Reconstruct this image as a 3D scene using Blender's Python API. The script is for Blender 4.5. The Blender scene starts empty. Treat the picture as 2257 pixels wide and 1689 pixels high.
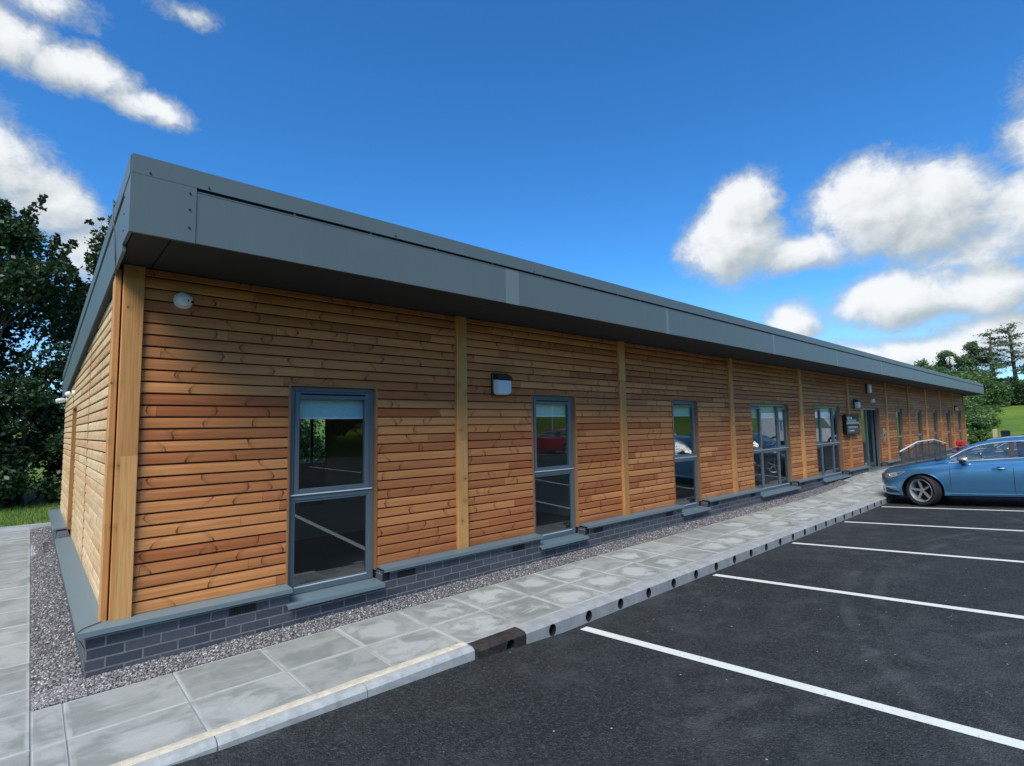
import bpy, bmesh, math, random
import numpy as np
from mathutils import Vector, Matrix
R = math.radians
sc = bpy.context.scene
col = sc.collection

# ------------------------------------------------------------------ camera
cam_d = bpy.data.cameras.new('camera'); cam = bpy.data.objects.new('camera', cam_d); col.objects.link(cam)
cam_d.sensor_width = 36.0; cam_d.lens = 1172.23 / 2257 * 36.0
cam_d.clip_start = 0.05; cam_d.clip_end = 3000
_yaw, _pitch, _roll = 0.7352, 0.0826, -0.0175
_f = Vector((math.sin(_yaw)*math.cos(_pitch), math.cos(_yaw)*math.cos(_pitch), math.sin(_pitch)))
_r = Vector((math.cos(_yaw), -math.sin(_yaw), 0)); _u = _r.cross(_f)
_r2 = _r*math.cos(_roll) + _u*math.sin(_roll); _u2 = -_r*math.sin(_roll) + _u*math.cos(_roll)
M = Matrix((( _r2.x,_u2.x,-_f.x,-0.4739),(_r2.y,_u2.y,-_f.y,-5.042),(_r2.z,_u2.z,-_f.z,1.3801),(0,0,0,1)))
cam.matrix_world = M
sc.camera = cam

# ------------------------------------------------------------------ render / exposure
sc.render.engine = 'CYCLES'
sc.cycles.use_denoising = True
sc.cycles.max_bounces = 8; sc.cycles.transparent_max_bounces = 16
sc.cycles.caustics_reflective = False; sc.cycles.caustics_refractive = False
sc.cycles.sample_clamp_indirect = 6
sc.view_settings.view_transform = 'Standard'; sc.view_settings.look = 'None'
sc.view_settings.exposure = 1.1; sc.view_settings.gamma = 1.0

# ------------------------------------------------------------------ sun
SUN_AZ, SUN_EL = R(-122), R(52)       # azimuth measured from +Y towards +X
sd = bpy.data.lights.new('sun', 'SUN'); sun = bpy.data.objects.new('sun', sd); col.objects.link(sun)
sd.energy = 2.0; sd.angle = R(32); sd.color = (1.0, 0.955, 0.88)
_sv = Vector((math.sin(SUN_AZ)*math.cos(SUN_EL), math.cos(SUN_AZ)*math.cos(SUN_EL), math.sin(SUN_EL)))
sun.rotation_euler = _sv.to_track_quat('Z', 'Y').to_euler()

# ------------------------------------------------------------------ node helpers
class NT:
    def __init__(s, tree): s.t = tree; s.n = tree.nodes; s.l = tree.links
    def new(s, typ, **kw):
        n = s.n.new(typ)
        for k, v in kw.items():
            if k.startswith('i_'):
                n.inputs[k[2:].replace('_', ' ')].default_value = v
            else: setattr(n, k, v)
        return n
    def put(s, sock, v):
        if isinstance(v, (int, float)): sock.default_value = v
        elif isinstance(v, (tuple, list)):
            v = list(v)
            if len(sock.default_value) == 4 and len(v) == 3: v.append(1)
            sock.default_value = v
        else: s.l.new(v, sock)
    def m(s, op, a, b=None, c=None, clamp=False):
        n = s.n.new('ShaderNodeMath'); n.operation = op; n.use_clamp = clamp
        s.put(n.inputs[0], a)
        if b is not None: s.put(n.inputs[1], b)
        if c is not None: s.put(n.inputs[2], c)
        return n.outputs[0]
    def vec(s, x, y, z=0.0):
        n = s.n.new('ShaderNodeCombineXYZ')
        for i, v in enumerate((x, y, z)): s.put(n.inputs[i], v)
        return n.outputs[0]
    def sep(s, v):
        n = s.n.new('ShaderNodeSeparateXYZ'); s.l.new(v, n.inputs[0]); return n.outputs
    def noise(s, vec, scale=1.0, detail=3, rough=.5, dist=0.0, dim='3D'):
        n = s.n.new('ShaderNodeTexNoise'); n.noise_dimensions = dim
        if vec is not None: s.l.new(vec, n.inputs['Vector'])
        n.inputs['Scale'].default_value = scale; n.inputs['Detail'].default_value = detail
        n.inputs['Roughness'].default_value = rough; n.inputs['Distortion'].default_value = dist
        return n.outputs['Fac']
    def mix(s, f, a, b, typ='MIX'):
        n = s.n.new('ShaderNodeMix'); n.data_type = 'RGBA'; n.blend_type = typ
        s.put(n.inputs[0], f); s.put(n.inputs[6], a); s.put(n.inputs[7], b)
        return n.outputs[2]
    def ramp(s, f, stops):
        n = s.n.new('ShaderNodeValToRGB'); e = n.color_ramp.elements
        while len(e) < len(stops): e.new(0.5)
        for i, (p, c) in enumerate(stops):
            e[i].position = p; e[i].color = (c[0], c[1], c[2], 1) if isinstance(c, (tuple, list)) else (c, c, c, 1)
        s.l.new(f, n.inputs[0]); return n.outputs[0]
    def sstep(s, v, lo, hi):
        n = s.n.new('ShaderNodeMapRange'); n.interpolation_type = 'SMOOTHSTEP'
        s.put(n.inputs[0], v); s.put(n.inputs[1], lo); s.put(n.inputs[2], hi)
        n.inputs[3].default_value = 0; n.inputs[4].default_value = 1
        return n.outputs[0]
    def white(s, vec):
        n = s.n.new('ShaderNodeTexWhiteNoise'); n.noise_dimensions = '3D'; s.l.new(vec, n.inputs[0]); return n.outputs['Value']
    def vor(s, vec, scale, feature='F1', rnd=1.0, dim='3D'):
        n = s.n.new('ShaderNodeTexVoronoi'); n.voronoi_dimensions = dim; n.feature = feature
        s.l.new(vec, n.inputs['Vector']); n.inputs['Scale'].default_value = scale; n.inputs['Randomness'].default_value = rnd
        return n
    def bump(s, h, strength=.3, dist=.01, normal=None):
        n = s.n.new('ShaderNodeBump'); n.inputs['Strength'].default_value = strength; n.inputs['Distance'].default_value = dist
        s.l.new(h, n.inputs['Height'])
        if normal is not None: s.l.new(normal, n.inputs['Normal'])
        return n.outputs[0]
    def obj(s): return s.n.new('ShaderNodeTexCoord').outputs['Object']
    def uv(s): return s.n.new('ShaderNodeTexCoord').outputs['UV']

def mat(name, base=(.5,.5,.5), rough=.6, metal=0.0, fn=None, spec=.5, coat=0.0, emit=None):
    m_ = bpy.data.materials.new(name); m_.use_nodes = True
    nt = NT(m_.node_tree); p = m_.node_tree.nodes['Principled BSDF']
    p.inputs['Base Color'].default_value = (*base, 1); p.inputs['Roughness'].default_value = rough
    p.inputs['Metallic'].default_value = metal; p.inputs['Specular IOR Level'].default_value = spec
    p.inputs['Coat Weight'].default_value = coat
    if fn: fn(nt, p)
    return m_

# ------------------------------------------------------------------ world: physical sky + clouds by direction
w = bpy.data.worlds.new('World'); sc.world = w; w.use_nodes = True
nt = NT(w.node_tree); bgn = w.node_tree.nodes['Background']
sky = nt.new('ShaderNodeTexSky'); sky.sky_type = 'NISHITA'; sky.sun_disc = False
sky.sun_elevation = SUN_EL; sky.sun_rotation = SUN_AZ
sky.altitude = 1500; sky.air_density = 1.0; sky.dust_density = 0.15; sky.ozone_density = 2.2
hs = nt.new('ShaderNodeHueSaturation'); hs.inputs['Saturation'].default_value = 1.22; hs.inputs['Value'].default_value = 1.10
nt.l.new(sky.outputs[0], hs.inputs['Color'])
skyc = nt.mix(1.0, hs.outputs[0], (0.52, 0.91, 1.10), 'MULTIPLY')
dv = nt.new('ShaderNodeTexCoord').outputs['Generated']
nrm = nt.new('ShaderNodeVectorMath', operation='NORMALIZE'); nt.l.new(dv, nrm.inputs[0])
dx, dy, dz = nt.sep(nrm.outputs[0])
az = nt.m('MULTIPLY', nt.m('ARCTAN2', dx, dy), 180/math.pi)
el = nt.m('MULTIPLY', nt.m('ARCSINE', dz), 180/math.pi)
BLOBS = [ # az, el, half-width, half-height, weight (degrees)
 (65.4,17.6,5.6,4.2,1.35),(66.8,20.8,3.6,3.6,1.3),(71.0,15.8,5.0,1.9,.95),(77.5,18.6,5.4,4.6,1.4),(81.2,17.4,5.4,4.4,1.35),
 (74.6,20.0,2.2,1.6,.7),(87.0,15.8,5.0,3.0,.9),(89.5,21.0,3.2,5.0,.85),(84,13.6,6,1.6,.7),(79.0,10.6,5.8,2.7,1.25),(84.5,10.4,4.6,2.5,1.15),
 (70.4,9.4,2.6,2.3,.95),(79,5.6,11,2.0,.95),(88,6.4,9,2.8,.95),(72,3.8,8,1.2,.6),
 (-2.6,29.6,3.2,2.3,1.05),(1.8,28.6,4.2,1.9,1.05),(6.8,27.6,3.9,1.45,1.0),(-1,32.5,4.0,1.3,.6),(-6,33,4,3,.8),
 (9.2,35.2,2.6,.8,.5),(-3.5,20.6,4.6,3.3,1.1),(0.8,18.4,3.4,2.9,1.0),(4.0,15.3,3.8,2.9,.95),(-8,24,5,3,1.0),(8,12,6,2,.7)]
def field(azs, els):
    cur = None
    for (a, e, rx, ry, wt) in BLOBS:
        u = nt.m('MULTIPLY', nt.m('SUBTRACT', azs, a), 1/rx); v = nt.m('MULTIPLY', nt.m('SUBTRACT', els, e), 1/ry)
        d = nt.m('ADD', nt.m('MULTIPLY', u, u), nt.m('MULTIPLY', v, v))
        val = nt.m('MULTIPLY', nt.m('SUBTRACT', 1.0, d), wt)
        if cur is None: cur = val
        else: cur = nt.m('SMOOTH_MAX', cur, val, .25)
    return cur
hz_ = nt.m('MULTIPLY', nt.m('SUBTRACT', 1.0, nt.sstep(el, 0.0, 16.0)), .55)
skyc = nt.mix(hz_, skyc, (2.6, 3.6, 4.7))
cv = nt.vec(az, el, 0)
warpn = nt.new('ShaderNodeTexNoise'); nt.l.new(cv, warpn.inputs['Vector']); warpn.inputs['Scale'].default_value = .22; warpn.inputs['Detail'].default_value = 3
wsep = nt.sep(warpn.outputs['Color'])
az2 = nt.m('ADD', az, nt.m('MULTIPLY', nt.m('SUBTRACT', wsep[0], .5), 4.0))
el2 = nt.m('ADD', el, nt.m('MULTIPLY', nt.m('SUBTRACT', wsep[1], .5), 2.6))
n1 = nt.noise(nt.vec(az, nt.m('MULTIPLY', el, 1.25), 0), .30, 9, .60, .35)
F1 = nt.m('MAXIMUM', field(az2, el2), -1.2)
F2 = nt.m('MAXIMUM', field(nt.m('ADD', az2, -1.2), nt.m('ADD', el2, 1.7)), -1.2)
n2 = nt.noise(nt.vec(nt.m('ADD', az, -.9), nt.m('MULTIPLY', nt.m('ADD', el, .9), 1.25), 0), .30, 6, .60, .35)
d1 = nt.m('ADD', F1, nt.m('MULTIPLY', nt.m('SUBTRACT', n1, .5), 1.45))
d2 = nt.m('ADD', F2, nt.m('MULTIPLY', nt.m('SUBTRACT', n2, .5), 1.45))
dens = nt.sstep(nt.m('ADD', d1, nt.m('MULTIPLY', nt.m('SUBTRACT', nt.noise(nt.vec(az, nt.m('MULTIPLY', el, 1.5), 5), 1.1, 6, .65, 1.2), .5), 1.1)), -.50, .90)
# the rest of the sky (never in frame) gets scattered clouds from one noise
mask = nt.sstep(nt.m('ABSOLUTE', nt.m('SUBTRACT', az, 42)), 58, 72)
up = nt.m('DIVIDE', 1.0, nt.m('MAXIMUM', dz, .05))
gn = nt.noise(nt.vec(nt.m('MULTIPLY', dx, up), nt.m('MULTIPLY', dy, up), 0), .9, 7, .58)
gd = nt.m('MULTIPLY', nt.sstep(gn, .47, .66), mask)
lit = nt.sstep(nt.m('SUBTRACT', d1, d2), -.9, .75)
lit = nt.m('MULTIPLY', lit, nt.sstep(d1, .0, .8))
lit = nt.m('MAXIMUM', lit, nt.m('MULTIPLY', gd, .6))
CL = 5.2
cc = nt.mix(lit, (.46*CL, .53*CL, .55*CL), (1.0*CL, 1.02*CL, 1.03*CL))
allc = nt.m('MAXIMUM', nt.m('MULTIPLY', dens, .97), gd)
allc = nt.m('MULTIPLY', allc, nt.sstep(dz, 0.0, .03))
nt.l.new(nt.mix(allc, skyc, cc), bgn.inputs[0]); bgn.inputs[1].default_value = 0.085

# ------------------------------------------------------------------ mesh helpers
ORG = {}
class MB:
    def __init__(s): s.v = []; s.f = []; s.m = []; s.uv = []; s.smooth = False
    def add(s, vs, fs, mi=0, uvs=None):
        b = len(s.v); s.v += [tuple(v) for v in vs]
        for k, f in enumerate(fs):
            s.f.append(tuple(b + i for i in f)); s.m.append(mi)
            s.uv.append(uvs[k] if uvs else None)
        return s
    def box(s, x0, x1, y0, y1, z0, z1, mi=0, bev=0.0):
        if bev > 0:
            c = ((x0+x1)/2, (y0+y1)/2, (z0+z1)/2); h = (abs(x1-x0)/2, abs(y1-y0)/2, abs(z1-z0)/2)
            bev = min(bev, .45*min(h))
            vs = []; idx = {}
            for ax in range(3):
                for sx in (-1, 1):
                    for sy in (-1, 1):
                        for sz in (-1, 1):
                            p = [sx*(h[0]-bev), sy*(h[1]-bev), sz*(h[2]-bev)]
                            sg = (sx, sy, sz); p[ax] = sg[ax]*h[ax]
                            idx[(ax, sx, sy, sz)] = len(vs); vs.append((c[0]+p[0], c[1]+p[1], c[2]+p[2]))
            fs = []
            def o(ax, sg, lst):   # big faces
                return [idx[(ax, *q)] for q in lst]
            for sg in (-1, 1):
                q = [(sg,-1,-1),(sg,1,-1),(sg,1,1),(sg,-1,1)]; fs.append(o(0, sg, q if sg > 0 else q[::-1]))
                q = [(-1,sg,-1),(-1,sg,1),(1,sg,1),(1,sg,-1)]; fs.append(o(1, sg, q if sg > 0 else q[::-1]))
                q = [(-1,-1,sg),(1,-1,sg),(1,1,sg),(-1,1,sg)]; fs.append(o(2, sg, q if sg > 0 else q[::-1]))
            for a, b in ((0,1),(0,2),(1,2)):
                cax = 3-a-b
                for sa in (-1,1):
                    for sb in (-1,1):
                        def key(ax, sc_):
                            k = [0,0,0]; k[a]=sa; k[b]=sb; k[cax]=sc_; return idx[(ax,*k)]
                        fs.append([key(a,-1), key(b,-1), key(b,1), key(a,1)])
            for sx in (-1,1):
                for sy in (-1,1):
                    for sz in (-1,1): fs.append([idx[(0,sx,sy,sz)], idx[(1,sx,sy,sz)], idx[(2,sx,sy,sz)]])
            return s.add(vs, fs, mi)
        vs = [(x0,y0,z0),(x1,y0,z0),(x1,y1,z0),(x0,y1,z0),(x0,y0,z1),(x1,y0,z1),(x1,y1,z1),(x0,y1,z1)]
        return s.add(vs, [(0,3,2,1),(4,5,6,7),(0,1,5,4),(1,2,6,5),(2,3,7,6),(3,0,4,7)], mi)
    def tube(s, pts, r, n=8, mi=0, cap=True):
        pts = [Vector(p) for p in pts]; rs = r if isinstance(r, (list, tuple)) else [r]*len(pts)
        vs = []; prev = None
        for i, p in enumerate(pts):
            t = (pts[min(i+1, len(pts)-1)] - pts[max(i-1, 0)]).normalized()
            if prev is None: a = t.orthogonal().normalized()
            else: a = (prev - t*prev.dot(t)).normalized()
            prev = a; b = t.cross(a)
            for k in range(n):
                th = 2*math.pi*k/n; vs.append(p + (a*math.cos(th) + b*math.sin(th))*rs[i])
        fs = []
        for i in range(len(pts)-1):
            for k in range(n):
                fs.append((i*n+k, i*n+(k+1)%n, (i+1)*n+(k+1)%n, (i+1)*n+k))
        if cap: fs.append(tuple(range(n))[::-1]); fs.append(tuple((len(pts)-1)*n+k for k in range(n)))
        return s.add(vs, fs, mi)
    def prism(s, pts2, axis, a, b, mi=0):
        """closed 2D outline extruded along an axis (0,1,2)"""
        def P(u, v, w_):
            return (w_, u, v) if axis == 0 else ((u, w_, v) if axis == 1 else (u, v, w_))
        n = len(pts2); vs = [P(u, v, a) for u, v in pts2] + [P(u, v, b) for u, v in pts2]
        fs = [tuple(range(n)), tuple(range(n, 2*n))[::-1]] + [(i, i+n, (i+1)%n+n, (i+1)%n) for i in range(n)]
        return s.add(vs, fs, mi)
    def build(s, name, mats, parent=None, origin=None, smooth=None, recalc=True):
        if not isinstance(mats, (list, tuple)): mats = [mats]
        if parent is not None: o3 = ORG[parent.name]
        else: o3 = Vector(origin) if origin is not None else Vector((0, 0, 0))
        me = bpy.data.meshes.new(name)
        me.from_pydata([(v[0]-o3[0], v[1]-o3[1], v[2]-o3[2]) for v in s.v], [], s.f)
        for mm in mats: me.materials.append(mm)
        me.polygons.foreach_set('material_index', s.m)
        if any(u is not None for u in s.uv):
            ul = me.uv_layers.new(name='UVMap'); li = 0; data = []
            for f, u in zip(s.f, s.uv):
                for k in range(len(f)): data += list(u[k]) if u else [0, 0]
            ul.data.foreach_set('uv', data)
        me.update()
        if recalc:
            bm = bmesh.new(); bm.from_mesh(me); bmesh.ops.recalc_face_normals(bm, faces=bm.faces); bm.to_mesh(me); bm.free()
        if smooth is not None:
            me.polygons.foreach_set('use_smooth', [True]*len(me.polygons)); me.set_sharp_from_angle(angle=R(smooth))
        o = bpy.data.objects.new(name, me); col.objects.link(o)
        if parent is not None: o.parent = parent
        else: o.location = o3
        ORG[o.name] = o3
        return o
def tag(o, label=None, cat=None, group=None, kind=None):
    if label: o['label'] = label
    if cat: o['category'] = cat
    if group: o['group'] = group
    if kind: o['kind'] = kind
    return o
def empty(name, loc, label, cat, group=None):
    o = bpy.data.objects.new(name, None); o.location = loc; o.empty_display_size = .2; col.objects.link(o)
    ORG[o.name] = Vector(loc); return tag(o, label, cat, group)

# ------------------------------------------------------------------ materials
PITCH = .094
def wood_fn(c_lo, c_hi, vertical=False, rough=.62):
    def fn(nt, p):
        x, y, z = nt.sep(nt.obj())
        if vertical:
            along = z; across = nt.m('ADD', x, y); row = nt.m('FLOOR', nt.m('MULTIPLY', across, 1/.45))
        else:
            along = nt.m('SUBTRACT', x, y); row = nt.m('FLOOR', nt.m('MULTIPLY', z, 1/PITCH)); across = z
        rr = nt.white(nt.vec(row, 3.1, 0))
        sh = nt.m('ADD', along, nt.m('MULTIPLY', rr, 11.0))
        seg = nt.m('FLOOR', nt.m('MULTIPLY', sh, 1/2.7))
        r1 = nt.white(nt.vec(row, seg, 1)); r2 = nt.white(nt.vec(row, seg, 7))
        ax = nt.m('ADD', sh, nt.m('MULTIPLY', seg, 5.3))
        az_ = nt.m('ADD', across, nt.m('MULTIPLY', nt.m('ADD', r1, row), 3.7))
        g1 = nt.noise(nt.vec(nt.m('MULTIPLY', ax, 2.2), nt.m('MULTIPLY', az_, 70), 0), 1, 4, .6, .6)
        g2 = nt.noise(nt.vec(nt.m('MULTIPLY', ax, .8), nt.m('MULTIPLY', az_, 9), 0), 1, 3, .55, .4)
        blot = nt.noise(nt.vec(nt.m('MULTIPLY', along, .55), nt.m('MULTIPLY', across, 1.6), 2), 1, 3, .55)
        base = nt.mix(nt.sstep(nt.m('ADD', nt.m('MULTIPLY', r1, .6), nt.m('MULTIPLY', g2, .6)), .2, .95), c_lo, c_hi)
        base = nt.mix(nt.m('MULTIPLY', nt.sstep(r2, .65, 1.0), .35), base, (c_lo[0]*.95, c_lo[1]*.62, c_lo[2]*.42))
        base = nt.mix(1.0, base, nt.ramp(g1, [(.25, (.72,.68,.62)), (.55, (1,1,1)), (.8, (1.0,.98,.95))]), 'MULTIPLY')
        base = nt.mix(nt.m('MULTIPLY', nt.sstep(blot, .50, .75), .30), base, (c_lo[0]*.62, c_lo[1]*.50, c_lo[2]*.42))
        # knots and the curved growth marks round them
        wob = nt.m('SUBTRACT', nt.noise(nt.vec(nt.m('MULTIPLY', ax, 9), nt.m('MULTIPLY', az_, 34), 4), 1, 3, .6), .5)
        if vertical:
            vo = nt.vor(nt.vec(ax, nt.m('MULTIPLY', az_, 1.0), 0), 2.6, dim='2D'); d = nt.m('MULTIPLY', vo.outputs['Distance'], 1/2.6)
            d = nt.m('ADD', d, nt.m('MULTIPLY', wob, .02))
            dark = nt.m('MAXIMUM', nt.m('MULTIPLY', nt.m('SUBTRACT', 1.0, nt.sstep(d, .004, .014)), .85), nt.m('MULTIPLY', nt.m('SUBTRACT', 1.0, nt.sstep(d, .0, .06)), .30))
        else:
            def marks(freq, seed, dens_, kmin):
                cx = nt.m('MULTIPLY', ax, freq); ci = nt.m('FLOOR', cx)
                q1 = nt.white(nt.vec(ci, row, seed)); q2 = nt.white(nt.vec(ci, row, seed+1.5)); q3 = nt.white(nt.vec(ci, row, seed+2.5)); q4 = nt.white(nt.vec(ci, row, seed+3.5))
                u = nt.m('MULTIPLY', nt.m('SUBTRACT', nt.m('SUBTRACT', cx, ci), nt.m('ADD', .3, nt.m('MULTIPLY', q1, .4))), 1/freq)
                u = nt.m('MULTIPLY', u, nt.m('SUBTRACT', nt.m('MULTIPLY', nt.m('GREATER_THAN', q3, .5), 2.0), 1.0))
                tt = nt.m('SUBTRACT', nt.m('SUBTRACT', across, nt.m('MULTIPLY', nt.m('ADD', row, .5), PITCH)), nt.m('MULTIPLY', nt.m('SUBTRACT', q2, .5), .085))
                at = nt.m('ABSOLUTE', tt)
                kk_ = nt.m('ADD', kmin*.6, nt.m('MULTIPLY', q4, 7.0))
                xc_ = nt.m('ADD', nt.m('MULTIPLY', nt.m('MULTIPLY', tt, tt), kk_), nt.m('MULTIPLY', at, nt.m('MULTIPLY', q1, .45)))
                dd_ = nt.m('ADD', nt.m('SUBTRACT', u, xc_), nt.m('MULTIPLY', wob, .012))
                on = nt.m('LESS_THAN', q4, dens_)
                lw_ = nt.m('ADD', .0030, nt.m('MULTIPLY', nt.m('MAXIMUM', wob, 0.0), .02))
                ln = nt.m('SUBTRACT', 1.0, nt.sstep(nt.m('ABSOLUTE', dd_), lw_, nt.m('ADD', lw_, .0045)))
                ln = nt.m('MULTIPLY', ln, nt.m('SUBTRACT', 1.0, nt.m('MULTIPLY', nt.sstep(at, .012, .055), .80)))
                smk = nt.m('MULTIPLY', nt.m('MULTIPLY', nt.m('GREATER_THAN', dd_, 0.0), nt.m('SUBTRACT', 1.0, nt.sstep(dd_, .0, .055))), .30)
                kd = nt.m('ADD', nt.m('MULTIPLY', u, u), nt.m('MULTIPLY', nt.m('MULTIPLY', tt, tt), 1.6))
                kn = nt.m('MULTIPLY', nt.m('SUBTRACT', 1.0, nt.sstep(kd, .00003, .00017)), nt.m('GREATER_THAN', q1, .45))
                return nt.m('MULTIPLY', on, nt.m('MAXIMUM', nt.m('MAXIMUM', nt.m('MULTIPLY', ln, .82), smk), nt.m('MULTIPLY', kn, .9)))
            dark = nt.m('MAXIMUM', marks(2.1, 11.0, .56, 6.0), nt.m('MULTIPLY', marks(3.1, 31.0, .22, 14.0), .8))
        base = nt.mix(dark, base, (c_lo[0]*.20, c_lo[1]*.16, c_lo[2]*.14))
        # butt joint at the board ends
        fr = nt.m('FRACT', nt.m('MULTIPLY', sh, 1/2.7))
        if not vertical:
            bj = nt.m('LESS_THAN', fr, .0010); base = nt.mix(nt.m('MULTIPLY', bj, .8), base, (.03,.015,.008))
        nt.l.new(base, p.inputs['Base Color'])
        nt.l.new(nt.bump(g1, .22, .004), p.inputs['Normal'])
        p.inputs['Roughness'].default_value = rough; p.inputs['Specular IOR Level'].default_value = .3
    return fn
M = {}
M['board'] = mat('larch_boards', fn=wood_fn((.42,.142,.046), (.71,.305,.100)))
M['gable'] = mat('gable_boards', fn=wood_fn((.62,.41,.21), (.80,.58,.34)))  # same timber as the front, paler to paint in the light on this side
M['post'] = mat('pine_batten', fn=wood_fn((.54,.255,.078), (.77,.41,.145), vertical=True))
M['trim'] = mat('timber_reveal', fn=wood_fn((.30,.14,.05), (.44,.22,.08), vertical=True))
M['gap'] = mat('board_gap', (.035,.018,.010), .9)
def metal_paint(c, rough=.42, spangle=.10):
    def fn(nt, p):
        o = nt.obj()
        a = nt.noise(o, 160, 2, .6); b = nt.noise(o, 1.3, 4, .6); s2 = nt.noise(nt.vec(nt.m('MULTIPLY', nt.sep(o)[0], 9), nt.sep(o)[1], nt.m('MULTIPLY', nt.sep(o)[2], .8)), 1, 3, .6)
        v = nt.m('ADD', nt.m('MULTIPLY', a, spangle), nt.m('ADD', nt.m('MULTIPLY', b, .12), nt.m('MULTIPLY', s2, .10)))
        v = nt.m('ADD', v, nt.m('MULTIPLY', nt.sstep(nt.noise(nt.vec(nt.m('MULTIPLY', nt.sep(o)[0], 22), nt.sep(o)[1], nt.m('MULTIPLY', nt.sep(o)[2], 1.1)), 1, 4, .7), .55, .8), .10))
        f = nt.m('ADD', v, 1.0 - .5*(spangle+.22))
        cm = nt.mix(1.0, c, nt.vec(f, f, f), 'MULTIPLY')
        nt.l.new(cm, p.inputs['Base Color'])
        nt.put(p.inputs['Roughness'], nt.m('ADD', rough-.06, nt.m('MULTIPLY', b, .14)))
        nt.l.new(nt.bump(nt.noise(o, 2.0, 2, .5), .05, .02), p.inputs['Normal'])
    return fn
M['fascia'] = mat('grey_coated_steel', fn=metal_paint((.118,.158,.160), .42, .14))
M['fascia_pale'] = mat('grey_coated_steel_lap', fn=metal_paint((.17,.22,.215), .40))
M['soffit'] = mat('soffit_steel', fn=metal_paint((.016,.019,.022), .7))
M['sill'] = mat('blue_grey_sill', fn=metal_paint((.15,.215,.24), .33, .05))
M['frame'] = mat('window_frame_grey', fn=metal_paint((.115,.155,.175), .36, .04))
M['black'] = mat('black_plastic', (.012,.012,.014), .45)
M['slot'] = mat('dark_slot', (.008,.009,.010), .9)
M['screw'] = mat('screw_head', (.03,.04,.045), .4, .6)
def brick_fn(nt, p):
    x, y, z = nt.sep(nt.obj())
    v = nt.vec(nt.m('SUBTRACT', x, y), nt.m('ADD', z, .137+.075*20), 0)
    b = nt.new('ShaderNodeTexBrick'); nt.l.new(v, b.inputs['Vector'])
    b.inputs['Scale'].default_value = 1.0; b.inputs['Brick Width'].default_value = .225; b.inputs['Row Height'].default_value = .075
    b.inputs['Mortar Size'].default_value = .0068; b.inputs['Mortar Smooth'].default_value = .25; b.inputs['Bias'].default_value = .1
    b.offset = .5
    b.inputs['Color1'].default_value = (.048,.056,.070, 1); b.inputs['Color2'].default_value = (.092,.098,.115, 1)
    b.inputs['Mortar'].default_value = (.19,.20,.205, 1)
    o = nt.obj(); n = nt.noise(o, 60, 4, .65); n3 = nt.noise(o, 4, 3, .6)
    c = nt.mix(1.0, b.outputs['Color'], nt.ramp(n, [(.3, .78), (.7, 1.18)]), 'MULTIPLY')
    c = nt.mix(nt.m('MULTIPLY', nt.sstep(n3, .55, .8), .25), c, (.17,.17,.165))
    nt.l.new(c, p.inputs['Base Color']); p.inputs['Roughness'].default_value = .72
    h = nt.m('SUBTRACT', nt.m('MULTIPLY', n, .15), b.outputs['Fac'])
    nt.l.new(nt.bump(h, .6, .006), p.inputs['Normal'])
M['brick'] = mat('dark_engineering_brick', fn=brick_fn)
def glass_mat(name, tint=(.86,.90,.90), refl=1.0, base=.05, rough=0.0):
    m_ = bpy.data.materials.new(name); m_.use_nodes = True; t = m_.node_tree; t.nodes.clear(); nt = NT(t)
    out = nt.new('ShaderNodeOutputMaterial'); tr = nt.new('ShaderNodeBsdfTransparent'); gl = nt.new('ShaderNodeBsdfGlossy')
    tr.inputs[0].default_value = (*tint, 1); gl.inputs['Roughness'].default_value = rough
    geo = nt.new('ShaderNodeNewGeometry'); dp = nt.new('ShaderNodeVectorMath', operation='DOT_PRODUCT')
    nt.l.new(geo.outputs['Normal'], dp.inputs[0]); nt.l.new(geo.outputs['Incoming'], dp.inputs[1])
    sch = nt.m('ADD', .04, nt.m('MULTIPLY', nt.m('POWER', nt.m('SUBTRACT', 1.0, nt.m('ABSOLUTE', dp.outputs['Value'])), 5.0), .96))
    f = nt.m('ADD', nt.m('MULTIPLY', sch, refl), base, clamp=True)
    ms = nt.new('ShaderNodeMixShader'); nt.l.new(f, ms.inputs[0]); nt.l.new(tr.outputs[0], ms.inputs[1]); nt.l.new(gl.outputs[0], ms.inputs[2])
    nt.l.new(ms.outputs[0], out.inputs[0]); return m_
M['glass'] = glass_mat('window_glass', (.93,.97,.97), 1.3, .03)
M['car_glass'] = glass_mat('car_glass', (.78,.88,.84), 1.2, .16)
M['white_wall'] = mat('interior_paint', (.62,.58,.50), .8)
M['carpet'] = mat('interior_floor', (.10,.10,.10), .9)
M['blind'] = mat('roller_blind', (.56,.80,.80), .7)
M['blind_bar'] = mat('blind_bar', (.95,.96,.95), .4)
M['highlight'] = mat('pale_drip_edge', (.70,.75,.76), .3)  # pale colour paints in the highlight lines on window drips and bottom rails
M['int_door'] = mat('interior_beige_panel', (.50,.37,.22), .6)
M['white'] = mat('white_plastic', (.72,.74,.72), .35)
M['diff'] = mat('opal_diffuser', (.62,.68,.72), .28)
M['steel'] = mat('brushed_steel', (.52,.54,.55), .33, .85)
M['dark_metal'] = mat('dark_grey_powder_coat', (.045,.058,.066), .45)
M['rail_top'] = mat('pale_handrail', (.62,.64,.60), .4)
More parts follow.
